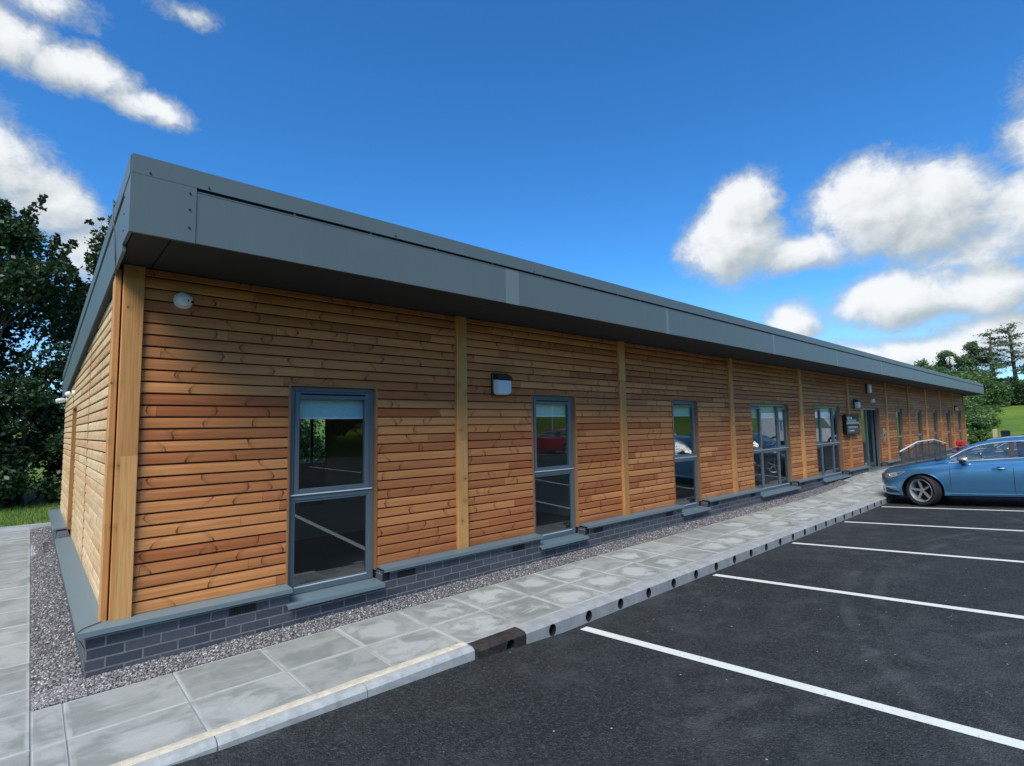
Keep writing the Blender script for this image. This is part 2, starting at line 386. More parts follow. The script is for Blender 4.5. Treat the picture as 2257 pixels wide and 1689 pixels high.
# ================================================================== THE BUILDING
LEN, DEP = 37.2, 8.05
OF, ZT, ZB = .88, 3.22, 2.70          # front overhang, fascia top / bottom
SL = .0747                            # roof fall towards the rear
B = empty('timber_clad_building', (0, 0, 0), 'long low timber-clad building with grey steel roof edge, dark brick plinth and tall windows', 'building')
POSTS = [3.26, 6.39, 10.05, 13.76, 17.44, 21.58, 24.74, 27.78, 30.75, 33.85]
WINS = [(1.31,2.17),(4.44,5.28),(7.85,8.70),(10.97,12.97),(14.72,16.72),(22.88,23.75),(26.06,26.93),(29.15,30.0),(32.2,33.05),(35.25,36.1)]
DOOR = (18.68, 20.68)
OPEN = sorted(WINS + [DOOR])

# --- shiplap boards: one ribbon profile per board, drop groove between boards
def ribbon(mb, a0, a1, z0, z1, front=True, topf=None):
    """boards running from a0 to a1; on the front (y=0 plane) or the gable (x=0 plane)"""
    def P(a, out, z): return (a, -out, z) if front else (-out, a, z)
    prof = []
    k0 = int(math.floor(z0/PITCH + 1e-6)); k1 = int(math.ceil(z1/PITCH - 1e-6))
    for k in range(k0, k1):
        zb = k*PITCH
        prof += [(zb+.0005, -.012), (zb+.0088, -.012), (zb+.0096, .005), (zb+.014, .0085), (zb+.060, .0075), (zb+.084, .0030), (zb+.0925, -.004)]
    prof = [(min(max(z, z0), z1), o) for z, o in prof]
    pr2 = [prof[0]]
    for q in prof[1:]:
        if q[0] - pr2[-1][0] > 1e-5 or abs(q[1]-pr2[-1][1]) > 1e-5: pr2.append(q)
    vs = []; fs = []
    for z, o in pr2: vs += [P(a0, o, z), P(a1, o, z)]
    for i in range(len(pr2)-1):
        q = (2*i, 2*i+1, 2*i+3, 2*i+2)
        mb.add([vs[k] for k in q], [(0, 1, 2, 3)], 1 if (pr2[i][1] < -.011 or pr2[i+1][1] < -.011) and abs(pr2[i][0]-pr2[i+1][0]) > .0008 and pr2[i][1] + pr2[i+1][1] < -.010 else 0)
mb = MB()
edges = [.13] + [v for o in OPEN for v in (o[0]-.02, o[1]+.02)] + [LEN-.13]
for i in range(0, len(edges), 2): ribbon(mb, edges[i], edges[i+1], 0.0, 1.82)
ribbon(mb, .13, LEN-.13, 1.82, 2.695)
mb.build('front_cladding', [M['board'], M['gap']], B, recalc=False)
# backing wall with the openings left open
mb = MB()
for i in range(0, len(edges), 2): mb.box(edges[i]-(.13 if i == 0 else 0), edges[i+1]+(.13 if i == len(edges)-2 else 0), .013, .11, -.10, 1.82)
mb.box(0, LEN, .013, .11, 1.82, 2.75)
mb.build('wall', [M['gap']], B)

# --- gable
def ztop(y): return ZT - SL*(y + OF)
gdoor = (4.45, 5.38)
mb = MB()
def gable_boards_lit(y0, y1, z0, z1):
    # full rows up to the sloping verge
    nseg = 8
    ribbon(mb, y0, y1, z0, z1, front=False)
k = 0
rows = int(2.75/PITCH)
for kk in range(rows):
    zb = kk*PITCH; zt2 = zb + PITCH
    ymax = min(DEP - .1, (ZT - .52 - zt2)/SL - OF + .45)
    if ymax <= .2: continue
    segs = [(.13, min(ymax, 2.395)), (2.425, min(ymax, 5.40 if zb > 1.77 else gdoor[0])), (gdoor[1] if zb <= 1.77 else 5.43, ymax)]
    for a, b_ in segs:
        if b_ - a > .02: ribbon(mb, a, b_, zb, zt2, front=False)
mb.build('gable_cladding', [M['gable'], M['trim']], B, recalc=False)
mb = MB()
ys = [.0, gdoor[0]-.01, gdoor[1]+.01, DEP]
for (a, b_, z0) in ((0.0, gdoor[0]-.01, -.1), (gdoor[0]-.01, gdoor[1]+.01, 1.79), (gdoor[1]+.01, DEP, -.1)):
    t0, t1 = ztop(a)-.40, ztop(b_)-.40
    mb.prism([(a, z0), (b_, z0), (b_, t1), (a, t0)], 0, .013, .11)
mb.build('gable_wall', [M['gap']], B)
# door in the gable: deep timber-lined opening
mb = MB()
mb.box(-.012, .20, gdoor[1]-.02, gdoor[1]+.012, -.02, 1.79); mb.box(-.012, .20, gdoor[0]-.012, gdoor[0]+.02, -.02, 1.79)
mb.box(-.012, .20, gdoor[0]+.02, gdoor[1]-.02, 1.765, 1.79)
mb.build('gable_door_lining', [M['trim']], B)
gd = MB().box(.15, .20, gdoor[0]+.02, gdoor[1]-.02, -.10, 1.765, bev=.004).build('gable_door', [M['int_door']], B)
MB().box(.10, .15, gdoor[0]+.10, gdoor[0]+.14, .85, 1.0, bev=.004).build('handle', [M['steel']], gd)
# vertical joint battens on the gable
for yb in (2.41, 5.415):
    MB().box(-.010, .012, yb-.010, yb+.010, 0 if yb < 5 else 1.79, ztop(yb)-.50).build('batten', [M['trim']], B)

# --- battens (planed pine, front)
def batten(x0, x1, y0, y1, z0, z1, name='batten', m_='post'):
    return MB().box(x0, x1, y0, y1, z0, z1, bev=.004).build(name, [M[m_]], B)
batten(.012, .150, -.040, .0125, .004, 2.698, 'corner_post')
batten(-.040, .002, -.020, .105, .004, 2.655, 'corner_post')
for px in POSTS: batten(px-.072, px+.072, -.046, .0125, .004, 2.698)
batten(LEN-.14, LEN-.01, -.040, .0125, .004, 2.698, 'corner_post')

# --- brick plinth
mb = MB()
PT = -.036
xs = [-.12]
for (a, b_) in OPEN:
    lo = -.158 if (a, b_) != DOOR else -.14
    mb.box(xs[-1], a-.02, -.12, .02, -.62, PT); mb.box(a-.02, b_+.02, -.12, .02, -.62, lo); xs.append(b_+.02)
mb.box(xs[-1], LEN+.12, -.12, .02, -.62, PT)
mb.box(-.12, .0, .02, DEP+.12, -.62, PT)
mb.box(LEN, LEN+.12, .02, DEP+.12, -.62, PT)
mb.build('brick_plinth', [M['brick']], B)
# air bricks
for xa in (.80, 2.36, 3.93, 5.48, 7.34, 8.90, 10.49, 13.21, 14.30, 16.95, 21.2, 24.2, 27.3, 30.4, 33.4):
    ab = MB(); ab.box(xa, xa+.212, -.1235, -.11, -.130, -.066, bev=.002)
    for i in range(9):
        for j in range(3): ab.box(xa+.012+i*.0215, xa+.026+i*.0215, -.1255, -.1230, -.126+j*.021, -.112+j*.021, 1)
    ab.build('air_brick', [M['black'], M['slot']], B)

# --- ledges over the plinth (pressed grey sills)
def ledge(x0, x1, y0, y1, z0, z1, nm):
    mb = MB()
    mb.prism([(y1, z1+.010), (y0, z1-.001), (y0, z0), (y0+.012, z0), (y0+.012, z1-.016), (y1, z1-.014)], 0, x0, x1)
    return mb.build(nm, [M['sill']], B)
lx = -.17
for (a, b_) in OPEN:
    if lx < 0:
        pass
    ledge(lx if lx > 0 else .0, a-.015, -.17, .0, -.036, 0.0, 'ledge'); lx = b_+.02
ledge(lx, LEN+.15, -.17, .0, -.036, 0.0, 'ledge')
def gledge(y0, y1):
    mb = MB(); mb.prism([(.0, .010), (-.17, -.001), (-.17, -.040), (-.158, -.040), (-.158, -.016), (.0, -.014)], 1, y0, y1)
    return mb.build('ledge', [M['sill']], B)
gledge(0.0, gdoor[0]-.02); gledge(gdoor[1]+.02, DEP+.10)
mb = MB()   # mitred corner piece
mb.add([(0,0,.010),(-.17,0,-.001),(-.17,-.17,-.001),(0,-.17,-.001),(-.17,0,-.040),(-.17,-.17,-.040),(0,-.17,-.036),(0,0,-.036)],
       [(0,1,2),(0,2,3),(1,4,5,2),(2,5,6,3),(4,7,6,5)])
mb.build('ledge', [M['sill']], B)

# --- windows
def window(x0, x1, mull=(), blind=.30, zt=1.80, zs=.765, cill=True):
    z0 = -.118; yf = .036
    fr = MB()
    t = .052
    fr.box(x0, x0+t, yf, yf+.06, z0, zt, bev=.003); fr.box(x1-t, x1, yf, yf+.06, z0, zt, bev=.003)
    edges = [x0+t] + [m_ for m_ in mull] + [x1-t]
    fr.box(x0+t, x1-t, yf+.002, yf+.06, zt-.045, zt, bev=.003)
    fr.box(x0+t, x1-t, yf+.002, yf+.06, z0, z0+.055, bev=.003)
    fr.box(x0+t, x1-t, yf+.001, yf+.06, zs-.034, zs+.022, bev=.003)
    fr.box(x0+.02, x1-.02, yf-.014, yf+.01, zs+.012, zs+.024, 1, .002)      # drip, its highlight painted on as pale colour
    fr.box(x0+t+.018, x1-t-.018, yf+.001, yf+.012, z0+.0555, z0+.064, 1)  # thin pale strip, a painted highlight along the bottom rail
    for m_ in mull: fr.box(m_-.028, m_+.028, yf+.003, yf+.06, z0+.055, zt-.045, bev=.003)
    W_ = fr.build('window', [M['frame'], M['highlight']], B)
    cells = []
    ee = [x0+t] + [v for m_ in mull for v in (m_-.028, m_+.028)] + [x1-t]
    for i in range(0, len(ee), 2): cells.append((ee[i], ee[i+1]))
    for ci, (a, b_) in enumerate(cells):
        opener = (len(cells) == 1) or ci != 1
        g = .045 if opener else .012
        if opener:
            s_ = MB(); za, zb2 = zs+.024, zt-.047
            s_.box(a+.001, a+g, yf-.010, yf+.05, za, zb2, bev=.004); s_.box(b_-g, b_-.001, yf-.010, yf+.05, za, zb2, bev=.004)
            s_.box(a+g, b_-g, yf-.009, yf+.05, zb2-.068, zb2, bev=.004); s_.box(a+g, b_-g, yf-.009, yf+.05, za, za+g, bev=.004)
            s_.build('sash', [M['frame']], W_)
            v = MB().box(a+.05, b_-.05, yf-.0125, yf-.008, zb2-.034, zb2-.018, 0).build('trickle_vent', [M['slot']], W_)
            MB().box(a+g, b_-g, yf+.020, yf+.024, za+g, zb2-.068).build('pane', [M['glass']], W_)
        else:
            MB().box(a+.0, b_-.0, yf+.022, yf+.026, zs+.022, zt-.045).build('pane', [M['glass']], W_)
        gb = .018
        bd = MB()
        bd.box(a+.001, a+gb, yf+.006, yf+.04, z0+.056, zs-.035, bev=.002); bd.box(b_-gb, b_-.001, yf+.006, yf+.04, z0+.056, zs-.035, bev=.002)
        bd.box(a+gb, b_-gb, yf+.007, yf+.04, z0+.056, z0+.056+gb, bev=.002); bd.box(a+gb, b_-gb, yf+.007, yf+.04, zs-.035-gb, zs-.035, bev=.002)
        bd.build('glazing_bead', [M['frame']], W_)
        MB().box(a+gb, b_-gb, yf+.022, yf+.026, z0+.056+gb, zs-.035-gb).build('pane', [M['glass']], W_)
        top = zt-.12
        bl = MB().box(a+.02, b_-.02, yf+.075, yf+.078, top-blind+.02, top+.05).build('blind', [M['blind']], W_)
        MB().box(a+.015, b_-.03, yf+.062, yf+.078, top-blind, top-blind+.022, bev=.003).build('blind_bar', [M['blind_bar']], W_)
    # timber lining of the reveal
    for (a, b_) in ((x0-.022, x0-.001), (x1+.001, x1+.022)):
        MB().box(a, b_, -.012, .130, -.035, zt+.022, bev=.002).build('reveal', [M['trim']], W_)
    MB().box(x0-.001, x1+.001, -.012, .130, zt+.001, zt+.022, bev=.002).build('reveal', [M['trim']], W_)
    if cill:
        mb = MB(); mb.prism([(yf+.01, -.121), (-.185, -.136), (-.185, -.170), (-.172, -.170), (-.172, -.150), (yf+.01, -.14)], 0, x0-.055, x1+.018)
        mb.build('sill', [M['sill']], W_)
    return W_
for i, (a, b_) in enumerate(WINS):
    if b_ - a > 1.5: window(a, b_, (a+.56, a+1.45), .20)
    else: window(a, b_, (), (.19, .17, .16)[i % 3] if i < 3 else .17)
# cheeks beside the lowered sills (dark slot under each ledge end)
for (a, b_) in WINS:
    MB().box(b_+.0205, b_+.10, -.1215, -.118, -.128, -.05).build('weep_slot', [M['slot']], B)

# --- glazed entrance: fixed side light, one leaf standing open
a, b_ = DOOR
fr = MB(); yf = .045; z0 = -.135
for (u, v) in ((a, a+.055), (a+.74, a+.80), (b_-.06, b_)): fr.box(u, v, yf, yf+.07, z0, 1.80, bev=.003)
fr.box(a+.055, b_-.06, yf+.002, yf+.07, 1.735, 1.80, bev=.003)
fr.box(a+.055, a+.74, yf+.002, yf+.07, z0, z0+.07, bev=.003)
D_ = fr.build('entrance_door_frame', [M['frame']], B)
MB().box(a+.055, a+.74, yf+.03, yf+.036, z0+.07, 1.735).build('pane', [M['glass']], D_)
for (u, v) in ((a-.022, a-.001), (b_+.001, b_+.024)): MB().box(u, v, -.012, .145, -.035, 1.822, bev=.002).build('reveal', [M['trim']], D_)
MB().box(a-.001, b_+.001, -.012, .145, 1.801, 1.822).build('reveal', [M['trim']], D_)
mb = MB(); mb.box(a-.03, b_+.02, -.20, .14, -.165, -.137, bev=.006); mb.build('threshold', [M['steel']], D_)
lf = MB(); hx = b_-.10     # open leaf, hinged right, swung inwards
for (u, v, zz0, zz1) in ((.15, .21, -.12, 1.73), (.93, .99, -.12, 1.73)): lf.box(hx-.025, hx+.025, u, v, zz0, zz1, bev=.003)
lf.box(hx-.024, hx+.024, .21, .93, 1.66, 1.73); lf.box(hx-.024, hx+.024, .21, .93, -.12, .0)
L_ = lf.build('entrance_door_leaf', [M['frame']], B)
MB().box(hx-.003, hx+.003, .21, .93, .0, 1.66).build('pane', [M['glass']], L_)
MB().tube([(hx-.07, .86, .62), (hx-.07, .86, 1.15)], .012, 8).tube([(hx-.07, .86, .66), (hx-.02, .86, .66)], .008, 6).tube([(hx-.07, .86, 1.11), (hx-.02, .86, 1.11)], .008, 6).build('handle', [M['steel']], L_, smooth=40)

# --- roof edge
mb = MB()                                   # upper cap flashing
mb.box(-.05, LEN+.05, -OF-.006, -OF+.02, 3.098, ZT)
mb.prism([(-OF-.006, ZT), (-OF-.006, ZT+.006), (-OF+.10, ZT+.004), (-OF+.10, ZT-.01), (-OF+.02, ZT-.01)], 0, -.05, LEN+.05)
for xs_ in [.05, .40] + [1.9 + 1.75*i for i in range(20)]:
    mb.tube([(xs_, -OF-.0065, 3.118), (xs_, -OF-.0105, 3.118)], .0065, 8, 1)
mb.build('roof_cap_flashing', [M['fascia'], M['screw']], B)
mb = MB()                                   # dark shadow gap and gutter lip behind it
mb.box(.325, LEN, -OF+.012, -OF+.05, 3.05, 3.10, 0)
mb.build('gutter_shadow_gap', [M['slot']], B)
mb = MB(); mb.box(.325, LEN, -OF+.002, -OF+.010, 3.066, 3.078, bev=.002)
x = 1.0
random.seed(5)
while x < LEN:
    mb.box(x, x+.014, -OF+.001, -OF+.012, 3.078, 3.097); x += random.uniform(.5, .75)
mb.build('gutter_lip', [M['fascia']], B)
joints = [.325, 3.22, 6.34, 10.10, 13.76, 17.55, 21.5, 25.2, 29.0, 33.0, LEN+.02]
for i in range(len(joints)-1):
    a, b_ = joints[i], joints[i+1]
    mb = MB(); mb.box(a+.002, b_-.002, -OF, -OF+.02, ZB, 3.063)
    mb.build('fascia_panel', [M['fascia']], B)
for j, wd in ((3.22, .195), (6.34, .07), (10.10, .07), (13.76, .05), (17.55, .09), (25.2, .07)):
    MB().box(j, j+wd, -OF-.004, -OF-.0005, ZB-.003, 3.064).build('fascia_lap', [M['fascia_pale']], B)
mb = MB(); mb.box(-.055, .325, -OF-.005, -OF+.02, ZB-.002, 3.097)
mb.box(-.055, -.035, -OF+.02, -.55, ZB-.002, 3.097)
for zz in (2.80, 2.93, 3.045): mb.tube([(.285, -OF-.0055, zz), (.285, -OF-.0095, zz)], .007, 8, 1)
for zz in (2.78, 2.90, 3.02): mb.tube([(-.0555, -.60, zz), (-.059, -.60, zz)], .007, 8, 1)
mb.build('fascia_corner_cap', [M['fascia'], M['screw']], B)
mb = MB(); mb.box(LEN-.03, LEN+.055, -OF-.005, -OF+.02, ZB-.002, 3.097); mb.build('fascia_corner_cap', [M['fascia']], B)
# soffit panels
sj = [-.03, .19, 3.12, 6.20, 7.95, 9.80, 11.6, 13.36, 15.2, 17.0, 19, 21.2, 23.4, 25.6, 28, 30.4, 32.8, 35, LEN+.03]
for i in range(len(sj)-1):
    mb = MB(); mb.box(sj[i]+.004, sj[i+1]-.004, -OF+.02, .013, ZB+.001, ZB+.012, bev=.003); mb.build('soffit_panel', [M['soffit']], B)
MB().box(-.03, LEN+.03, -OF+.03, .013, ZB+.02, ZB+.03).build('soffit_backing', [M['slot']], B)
# gable verge (near and far): cap, dark gap, sloping board
for side, xg in (('near', -.035), ('far', LEN+.015)):
    x0_, x1_ = xg-.018, xg+.002
    ya, yb = -OF+.02, DEP+.14
    def sl(y0, y1, top, bot, xa, xb, nm, mm, org=None):
        mb = MB(); mb.prism([(y0, ztop(y0)-top), (y1, ztop(y1)-top), (y1, ztop(y1)-bot), (y0, ztop(y0)-bot)], 0, xa, xb)
        return mb.build(nm, [M[mm]], B)
    sl(ya, yb, -.004, .125, x0_-.006, x1_, 'verge_flashing', 'fascia')
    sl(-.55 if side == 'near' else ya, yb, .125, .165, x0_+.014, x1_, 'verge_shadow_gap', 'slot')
    sl(-.55 if side == 'near' else ya, yb, .165, .545, x0_, x1_, 'verge_board', 'fascia')
    sl(.0, yb, .545, .565, x0_+.004, .012 if side == 'near' else x1_, 'verge_soffit', 'soffit')
# roof sheet
mb = MB()
for k in range(38):
    xa = -.05 + k*(LEN+.1)/38; xb = xa+(LEN+.1)/38
    mb.prism([(-OF+.02, ZT-.004), (DEP+.16, ztop(DEP+.16)-.004), (DEP+.16, ztop(DEP+.16)-.05), (-OF+.02, ZT-.05)], 0, xa+.01, xb-.01)
    mb.prism([(-OF+.02, ZT+.018), (DEP+.16, ztop(DEP+.16)+.018), (DEP+.16, ztop(DEP+.16)-.01), (-OF+.02, ZT-.01)], 0, xb-.01, xb+.01)
mb.build('roof', [M['fascia']], B)
# rear wall (with openings), far gable, floors and rooms
mb = MB()
rw = [(4.25, 5.05), (7.6, 9.0), (11.5, 13.2), (16.2, 17.6), (22.2, 23.6), (27, 28.4), (32, 33.4)]
xx = 0.11
for (a, b_) in rw:
    mb.box(xx, a, DEP-.12, DEP, -.62, 2.4); mb.box(a, b_, DEP-.12, DEP, -.62, .55); mb.box(a, b_, DEP-.12, DEP, 1.75, 2.4); xx = b_
mb.box(xx, LEN-.11, DEP-.12, DEP, -.62, 2.4)
mb.build('rear_wall', [M['int_door']], B)
for (a, b_) in rw:
    f_ = MB(); f_.box(a, a+.05, DEP-.09, DEP-.03, .55, 1.75); f_.box(b_-.05, b_, DEP-.09, DEP-.03, .55, 1.75); f_.box((a+b_)/2-.03, (a+b_)/2+.03, DEP-.09, DEP-.03, .55, 1.75)
    f_.box(a, b_, DEP-.09, DEP-.03, 1.70, 1.75); f_.box(a, b_, DEP-.09, DEP-.03, .55, .60)
    f_.build('rear_window', [M['frame']], B)
mb = MB(); mb.prism([(0.0, -.1), (DEP, -.1), (DEP, ztop(DEP)-.3), (0.0, ztop(0)-.3)], 0, LEN-.11, LEN-.012)
mb.build('far_gable_wall', [M['gable']], B)
MB().box(.11, LEN-.11, .14, DEP-.12, -.20, -.14).build('floor', [M['carpet']], B)
MB().box(.11, LEN-.11, .12, DEP-.12, 2.05, 2.09).build('ceiling', [M['white_wall']], B)
mb = MB(); mb.box(.11, 2.37, 2.6, 2.66, -.14, 2.05); mb.box(2.76, 6.35, 2.6, 2.66, -.14, 2.05); mb.box(2.37, 2.76, 2.6, 2.66, -.14, .3); mb.box(2.37, 2.76, 2.6, 2.66, 1.62, 2.05); mb.build('room_wall', [M['int_door']], B)
for xp in (6.4, 10.05, 13.76, 18.2, 21.2, 24.7, 27.8, 30.7, 33.8):
    MB().box(xp-.05, xp+.05, .12, 5.2 if xp not in (18.2, 21.2) else 4.2, -.14, 2.05).build('partition_wall', [M['white_wall']], B)

# ================================================================== things fixed to the building
def lathe(mb, c, axis, prof, n=20, mi=0, caps=True):
    """prof: (dist along axis, radius)"""
    ax = Vector(axis).normalized(); a = ax.orthogonal().normalized(); b2 = ax.cross(a); vs = []
    for d, r_ in prof:
        for k in range(n):
            th = 2*math.pi*k/n; vs.append(Vector(c) + ax*d + (a*math.cos(th)+b2*math.sin(th))*r_)
    fs = [(i*n+k, i*n+(k+1)%n, (i+1)*n+(k+1)%n, (i+1)*n+k) for i in range(len(prof)-1) for k in range(n)]
    if caps: fs.append(tuple(range(n))); fs.append(tuple((len(prof)-1)*n+k for k in range(n)))
    return mb.add(vs, fs, mi)
def bulkhead(x, z, label, s=1.0):
    t = empty('wall_light', (x, 0, z), label, 'wall light', 'square black hooded lights on the front wall')
    w_, h_ = .125*s, .14*s
    mb = MB(); mb.box(x-w_, x+w_, -.045, -.004, z-h_, z+h_, bev=.012); mb.build('back_box', [M['black']], t)
    mb = MB(); mb.prism([(-.04, z+h_*.98), (-.135*s, z+h_*.72), (-.150*s, z+h_*.40), (-.04, z+h_*.40)], 0, x-w_*.92, x+w_*.92)
    mb.build('hood', [M['black']], t)
    mb = MB(); n = 6; r_ = .05*s; zt_, zb_ = z+h_*.385, z-h_*.93; xw = w_*.90
    pts = [(x-xw, zt_), (x+xw, zt_)] + [(x+xw-r_+r_*math.cos(-i*math.pi/2/n), zb_+r_+r_*math.sin(-i*math.pi/2/n)) for i in range(n+1)] + [(x-xw+r_+r_*math.cos(-math.pi/2-i*math.pi/2/n), zb_+r_+r_*math.sin(-math.pi/2-i*math.pi/2/n)) for i in range(n+1)]
    cx, cz_ = x, (zt_+zb_)/2
    ring0 = [(px, -.042, pz) for px, pz in pts]; ring1 = [(cx+(px-cx)*.99, -.115*s, cz_+(pz-cz_)*.99) for px, pz in pts]; ring2 = [(cx+(px-cx)*.88, -.135*s, cz_+(pz-cz_)*.88) for px, pz in pts]
    k_ = len(pts); mb.add(ring0+ring1+ring2, [(i+j*k_, (i+1)%k_+j*k_, (i+1)%k_+(j+1)*k_, i+(j+1)*k_) for j in range(2) for i in range(k_)] + [tuple(2*k_+i for i in range(k_))])
    mb.build('diffuser', [M['diff']], t, smooth=35)
    return t
bulkhead(3.85, 1.91, 'square black hooded wall light with white diffuser beside the second batten, nearest the camera')
bulkhead(18.12, 1.90, 'square black hooded wall light above the black sign, left of the entrance')
bulkhead(34.5, 1.95, 'square black hooded wall light at the far end of the front wall', .95)
t = empty('motion_sensor', (.42, 0, 2.47), 'round white dome sensor with two dark eyes high on the front wall near the corner', 'sensor')
lathe(MB(), (.42, 0, 2.47), (0, -1, 0), [(.0, .070), (.025, .070), (.038, .064)]).build('base', [M['white']], t, smooth=35)
lathe(MB(), (.425, -.045, 2.47), (.15, -1, -.25), [(-.01, .060), (.015, .058), (.040, .046), (.052, .025)]).build('dome', [M['white']], t, smooth=50)
mb = MB(); lathe(mb, (.446, -.086, 2.464), (.3, -1, -.2), [(-.01, .014), (.008, .012)], 12); lathe(mb, (.472, -.076, 2.455), (.5, -1, -.2), [(-.01, .014), (.008, .012)], 12)
mb.build('lens', [M['slot']], t)
for (yy, zz, nm, lb, tilt) in ((5.30, 2.0, 'security_camera', 'white round security camera on the gable above the side door', 0), (7.18, 2.0, 'security_camera', 'white bullet-shaped security camera at the far end of the gable', 1)):
    t = empty(nm, (0, yy, zz), lb, 'camera', 'white security cameras on the gable')
    lathe(MB(), (-.0, yy, zz), (-1, 0, 0), [(0, .045), (.03, .045), (.036, .040)]).build('mount', [M['white']], t, smooth=40)
    if tilt: lathe(MB(), (-.05, yy, zz-.01), (-1, -.25, -.12), [(0, .032), (.04, .042), (.09, .038), (.12, .028), (.125, .016)]).build('housing', [M['white']], t, smooth=40)
    else: lathe(MB(), (-.06, yy, zz-.01), (-1, -.2, -.2), [(0, .042), (.03, .040), (.05, .028), (.058, .012)]).build('housing', [M['white']], t, smooth=40)
t = empty('alarm_box', (19.46, 0, 2.41), 'narrow pale alarm box with black side high above the entrance', 'alarm box')
MB().box(19.34, 19.58, -.05, -.004, 2.25, 2.56, bev=.01).build('back_box', [M['black']], t)
MB().box(19.36, 19.59, -.12, -.05, 2.27, 2.55, bev=.03).build('cover', [M['diff']], t)
t = empty('oval_wall_lamp', (19.86, 0, 2.03), 'small oval cream lamp with ribbed cover above the entrance door', 'wall light')
mb = MB(); vs = []
n = 24
for (d, k_) in ((0, 1), (.05, 1), (.075, .86)):
    for i in range(n): q = 2*math.pi*i/n; vs.append((19.93+.20*k_*math.cos(q), -.004-d, 2.03+.075*k_*math.sin(q)))
mb.add(vs, [(i+j*n, (i+1)%n+j*n, (i+1)%n+(j+1)*n, i+(j+1)*n) for j in range(2) for i in range(n)] + [tuple(2*n+i for i in range(n))])
mb.build('cover', [mat('cream_plastic', (.62,.60,.50), .4)], t, smooth=35)
mb = MB()
for i in range(3): mb.box(19.84+i*.06, 19.86+i*.06, -.084, -.078, 1.985, 2.075)
mb.build('rib', [M['steel']], t)
t = empty('intercom_panel', (20.98, 0, .90), 'tall narrow stainless steel entry panel with black button beside the entrance', 'entry panel')
MB().box(20.88, 21.12, -.055, -.004, .66, 1.13, bev=.006).build('plate', [M['steel']], t)
MB().box(20.93, 21.0, -.064, -.055, .86, .93, bev=.004).build('button', [M['black']], t)
# sign: black box with pale plates, lettering only reads as grey bars in the photo
t = empty('entrance_sign', (17.42, 0, 1.28), 'black wall sign with pale grey lettering plates left of the entrance', 'sign')
def sign_fn(nt, p):
    x, y, z = nt.sep(nt.obj())
    n = nt.noise(nt.vec(nt.m('MULTIPLY', x, 30), 0, nt.m('MULTIPLY', z, 22)), 1, 2, .5)
    nt.l.new(nt.mix(nt.sstep(n, .45, .62), (.42,.46,.48), (.16,.19,.21)), p.inputs['Base Color'])
MB().box(16.84, 18.02, -.12, -.04, .985, 1.575, bev=.006).build('board', [mat('sign_black', (.010,.011,.014), .5, spec=.2)], t)
MB().box(16.94, 17.36, -.1245, -.1205, 1.435, 1.500).build('logo_plate', [mat('sign_logo', (.55,.57,.58), .5)], t)
mb = MB()
for (a, b_, z0, z1) in ((17.03,17.07,1.452,1.482),(17.09,17.14,1.452,1.482),(17.17,17.21,1.452,1.482),(17.235,17.27,1.452,1.482)): mb.box(a, b_, -.1265, -.1246, z0, z1)
mb.build('logo_letters', [M['black']], t)
m_l = mat('sign_lettering', fn=sign_fn, rough=.5)
for (a, b_, z0, z1) in ((16.95,17.74,1.372,1.425),(16.86,17.99,1.292,1.362),(16.95,17.86,1.175,1.232)):
    MB().box(a, b_, -.1245, -.1205, z0, z1).build('lettering', [m_l], t)
MB().box(16.87, 17.99, -.1228, -.1205, 1.02, 1.165).build('lower_plate', [mat('sign_slate', (.035,.05,.06), .4, spec=.3)], t)
mb = MB(); mb.box(17.10, 17.50, -.1262, -.1230, 1.085, 1.125); lathe(mb, (17.01, -.1230, 1.105), (0, -1, 0), [(0, .018), (.003, .018)], 12); mb.build('lettering', [mat('sign_white', (.6,.63,.64), .5)], t)
# loose cable hanging down the roof corner and along the ledge
mb = MB()
mb.tube([(-.062, -.02, 3.17), (-.080, -.10, 3.165), (-.084, -.16, 3.10), (-.080, -.19, 2.98), (-.066, -.20, 2.85), (-.062, -.215, 2.72), (-.050, -.16, 2.62), (-.030, -.06, 2.60)], .0045, 6)
tag(mb.build('cable', [mat('grey_cable', (.10,.09,.085), .6)], smooth=60), 'thin grey cable hanging down the near roof corner', 'cable')
mb = MB(); mb.tube([(-.012, .005, .016), (-.04, -.03, .012), (-.10, -.065, .010), (-.145, -.10, .008), (-.172, -.14, .002), (-.176, -.15, -.03), (-.150, -.148, -.07), (-.128, -.13, -.12)], .0035, 6)
tag(mb.build('cable', [bpy.data.materials['grey_cable']], smooth=60), 'thin brown cable running across the grey ledge at the building corner', 'cable')
# ================================================================== GROUND
def clamp(v, a=0., b=1.): return max(a, min(b, v))
def smooth(v): v = clamp(v); return v*v*(3-2*v)
PZ = -.353
def pathz(x, y):
    return PZ + .185*smooth((x-12.8)/5.4)*clamp((y+1.48)/1.2) * (1-smooth((x-24.5)/4)*.35)
def asph(x, y):
    d = -1.62 - y
    return -.487 + .061*clamp(d, 0, 5.2) + float(np.interp(x, [-1, 0, .4, 1.35, 2.25, 3.2], [.14, .12, .092, .072, .05, 0]))*clamp(1-d/5)
def terrain(x, y):
    site = min(smooth((x+2.35)/.3), smooth((44-x)/1.0), smooth((y+26)/1.5), smooth((9.55-y)/.35))
    z = -.40
    if x > 40: z += (min(x, 88)-40)*.078*smooth((x-40)/12) - max(0, min(x, 150)-92)*.05
    if y < -26: z += (26+max(y, -62) if False else (-26-max(y, -62)))*.24*smooth((-26-y)/6)
    if y > 11: z += (y-11)*.02
    return z*(1-site) + (-.72)*site
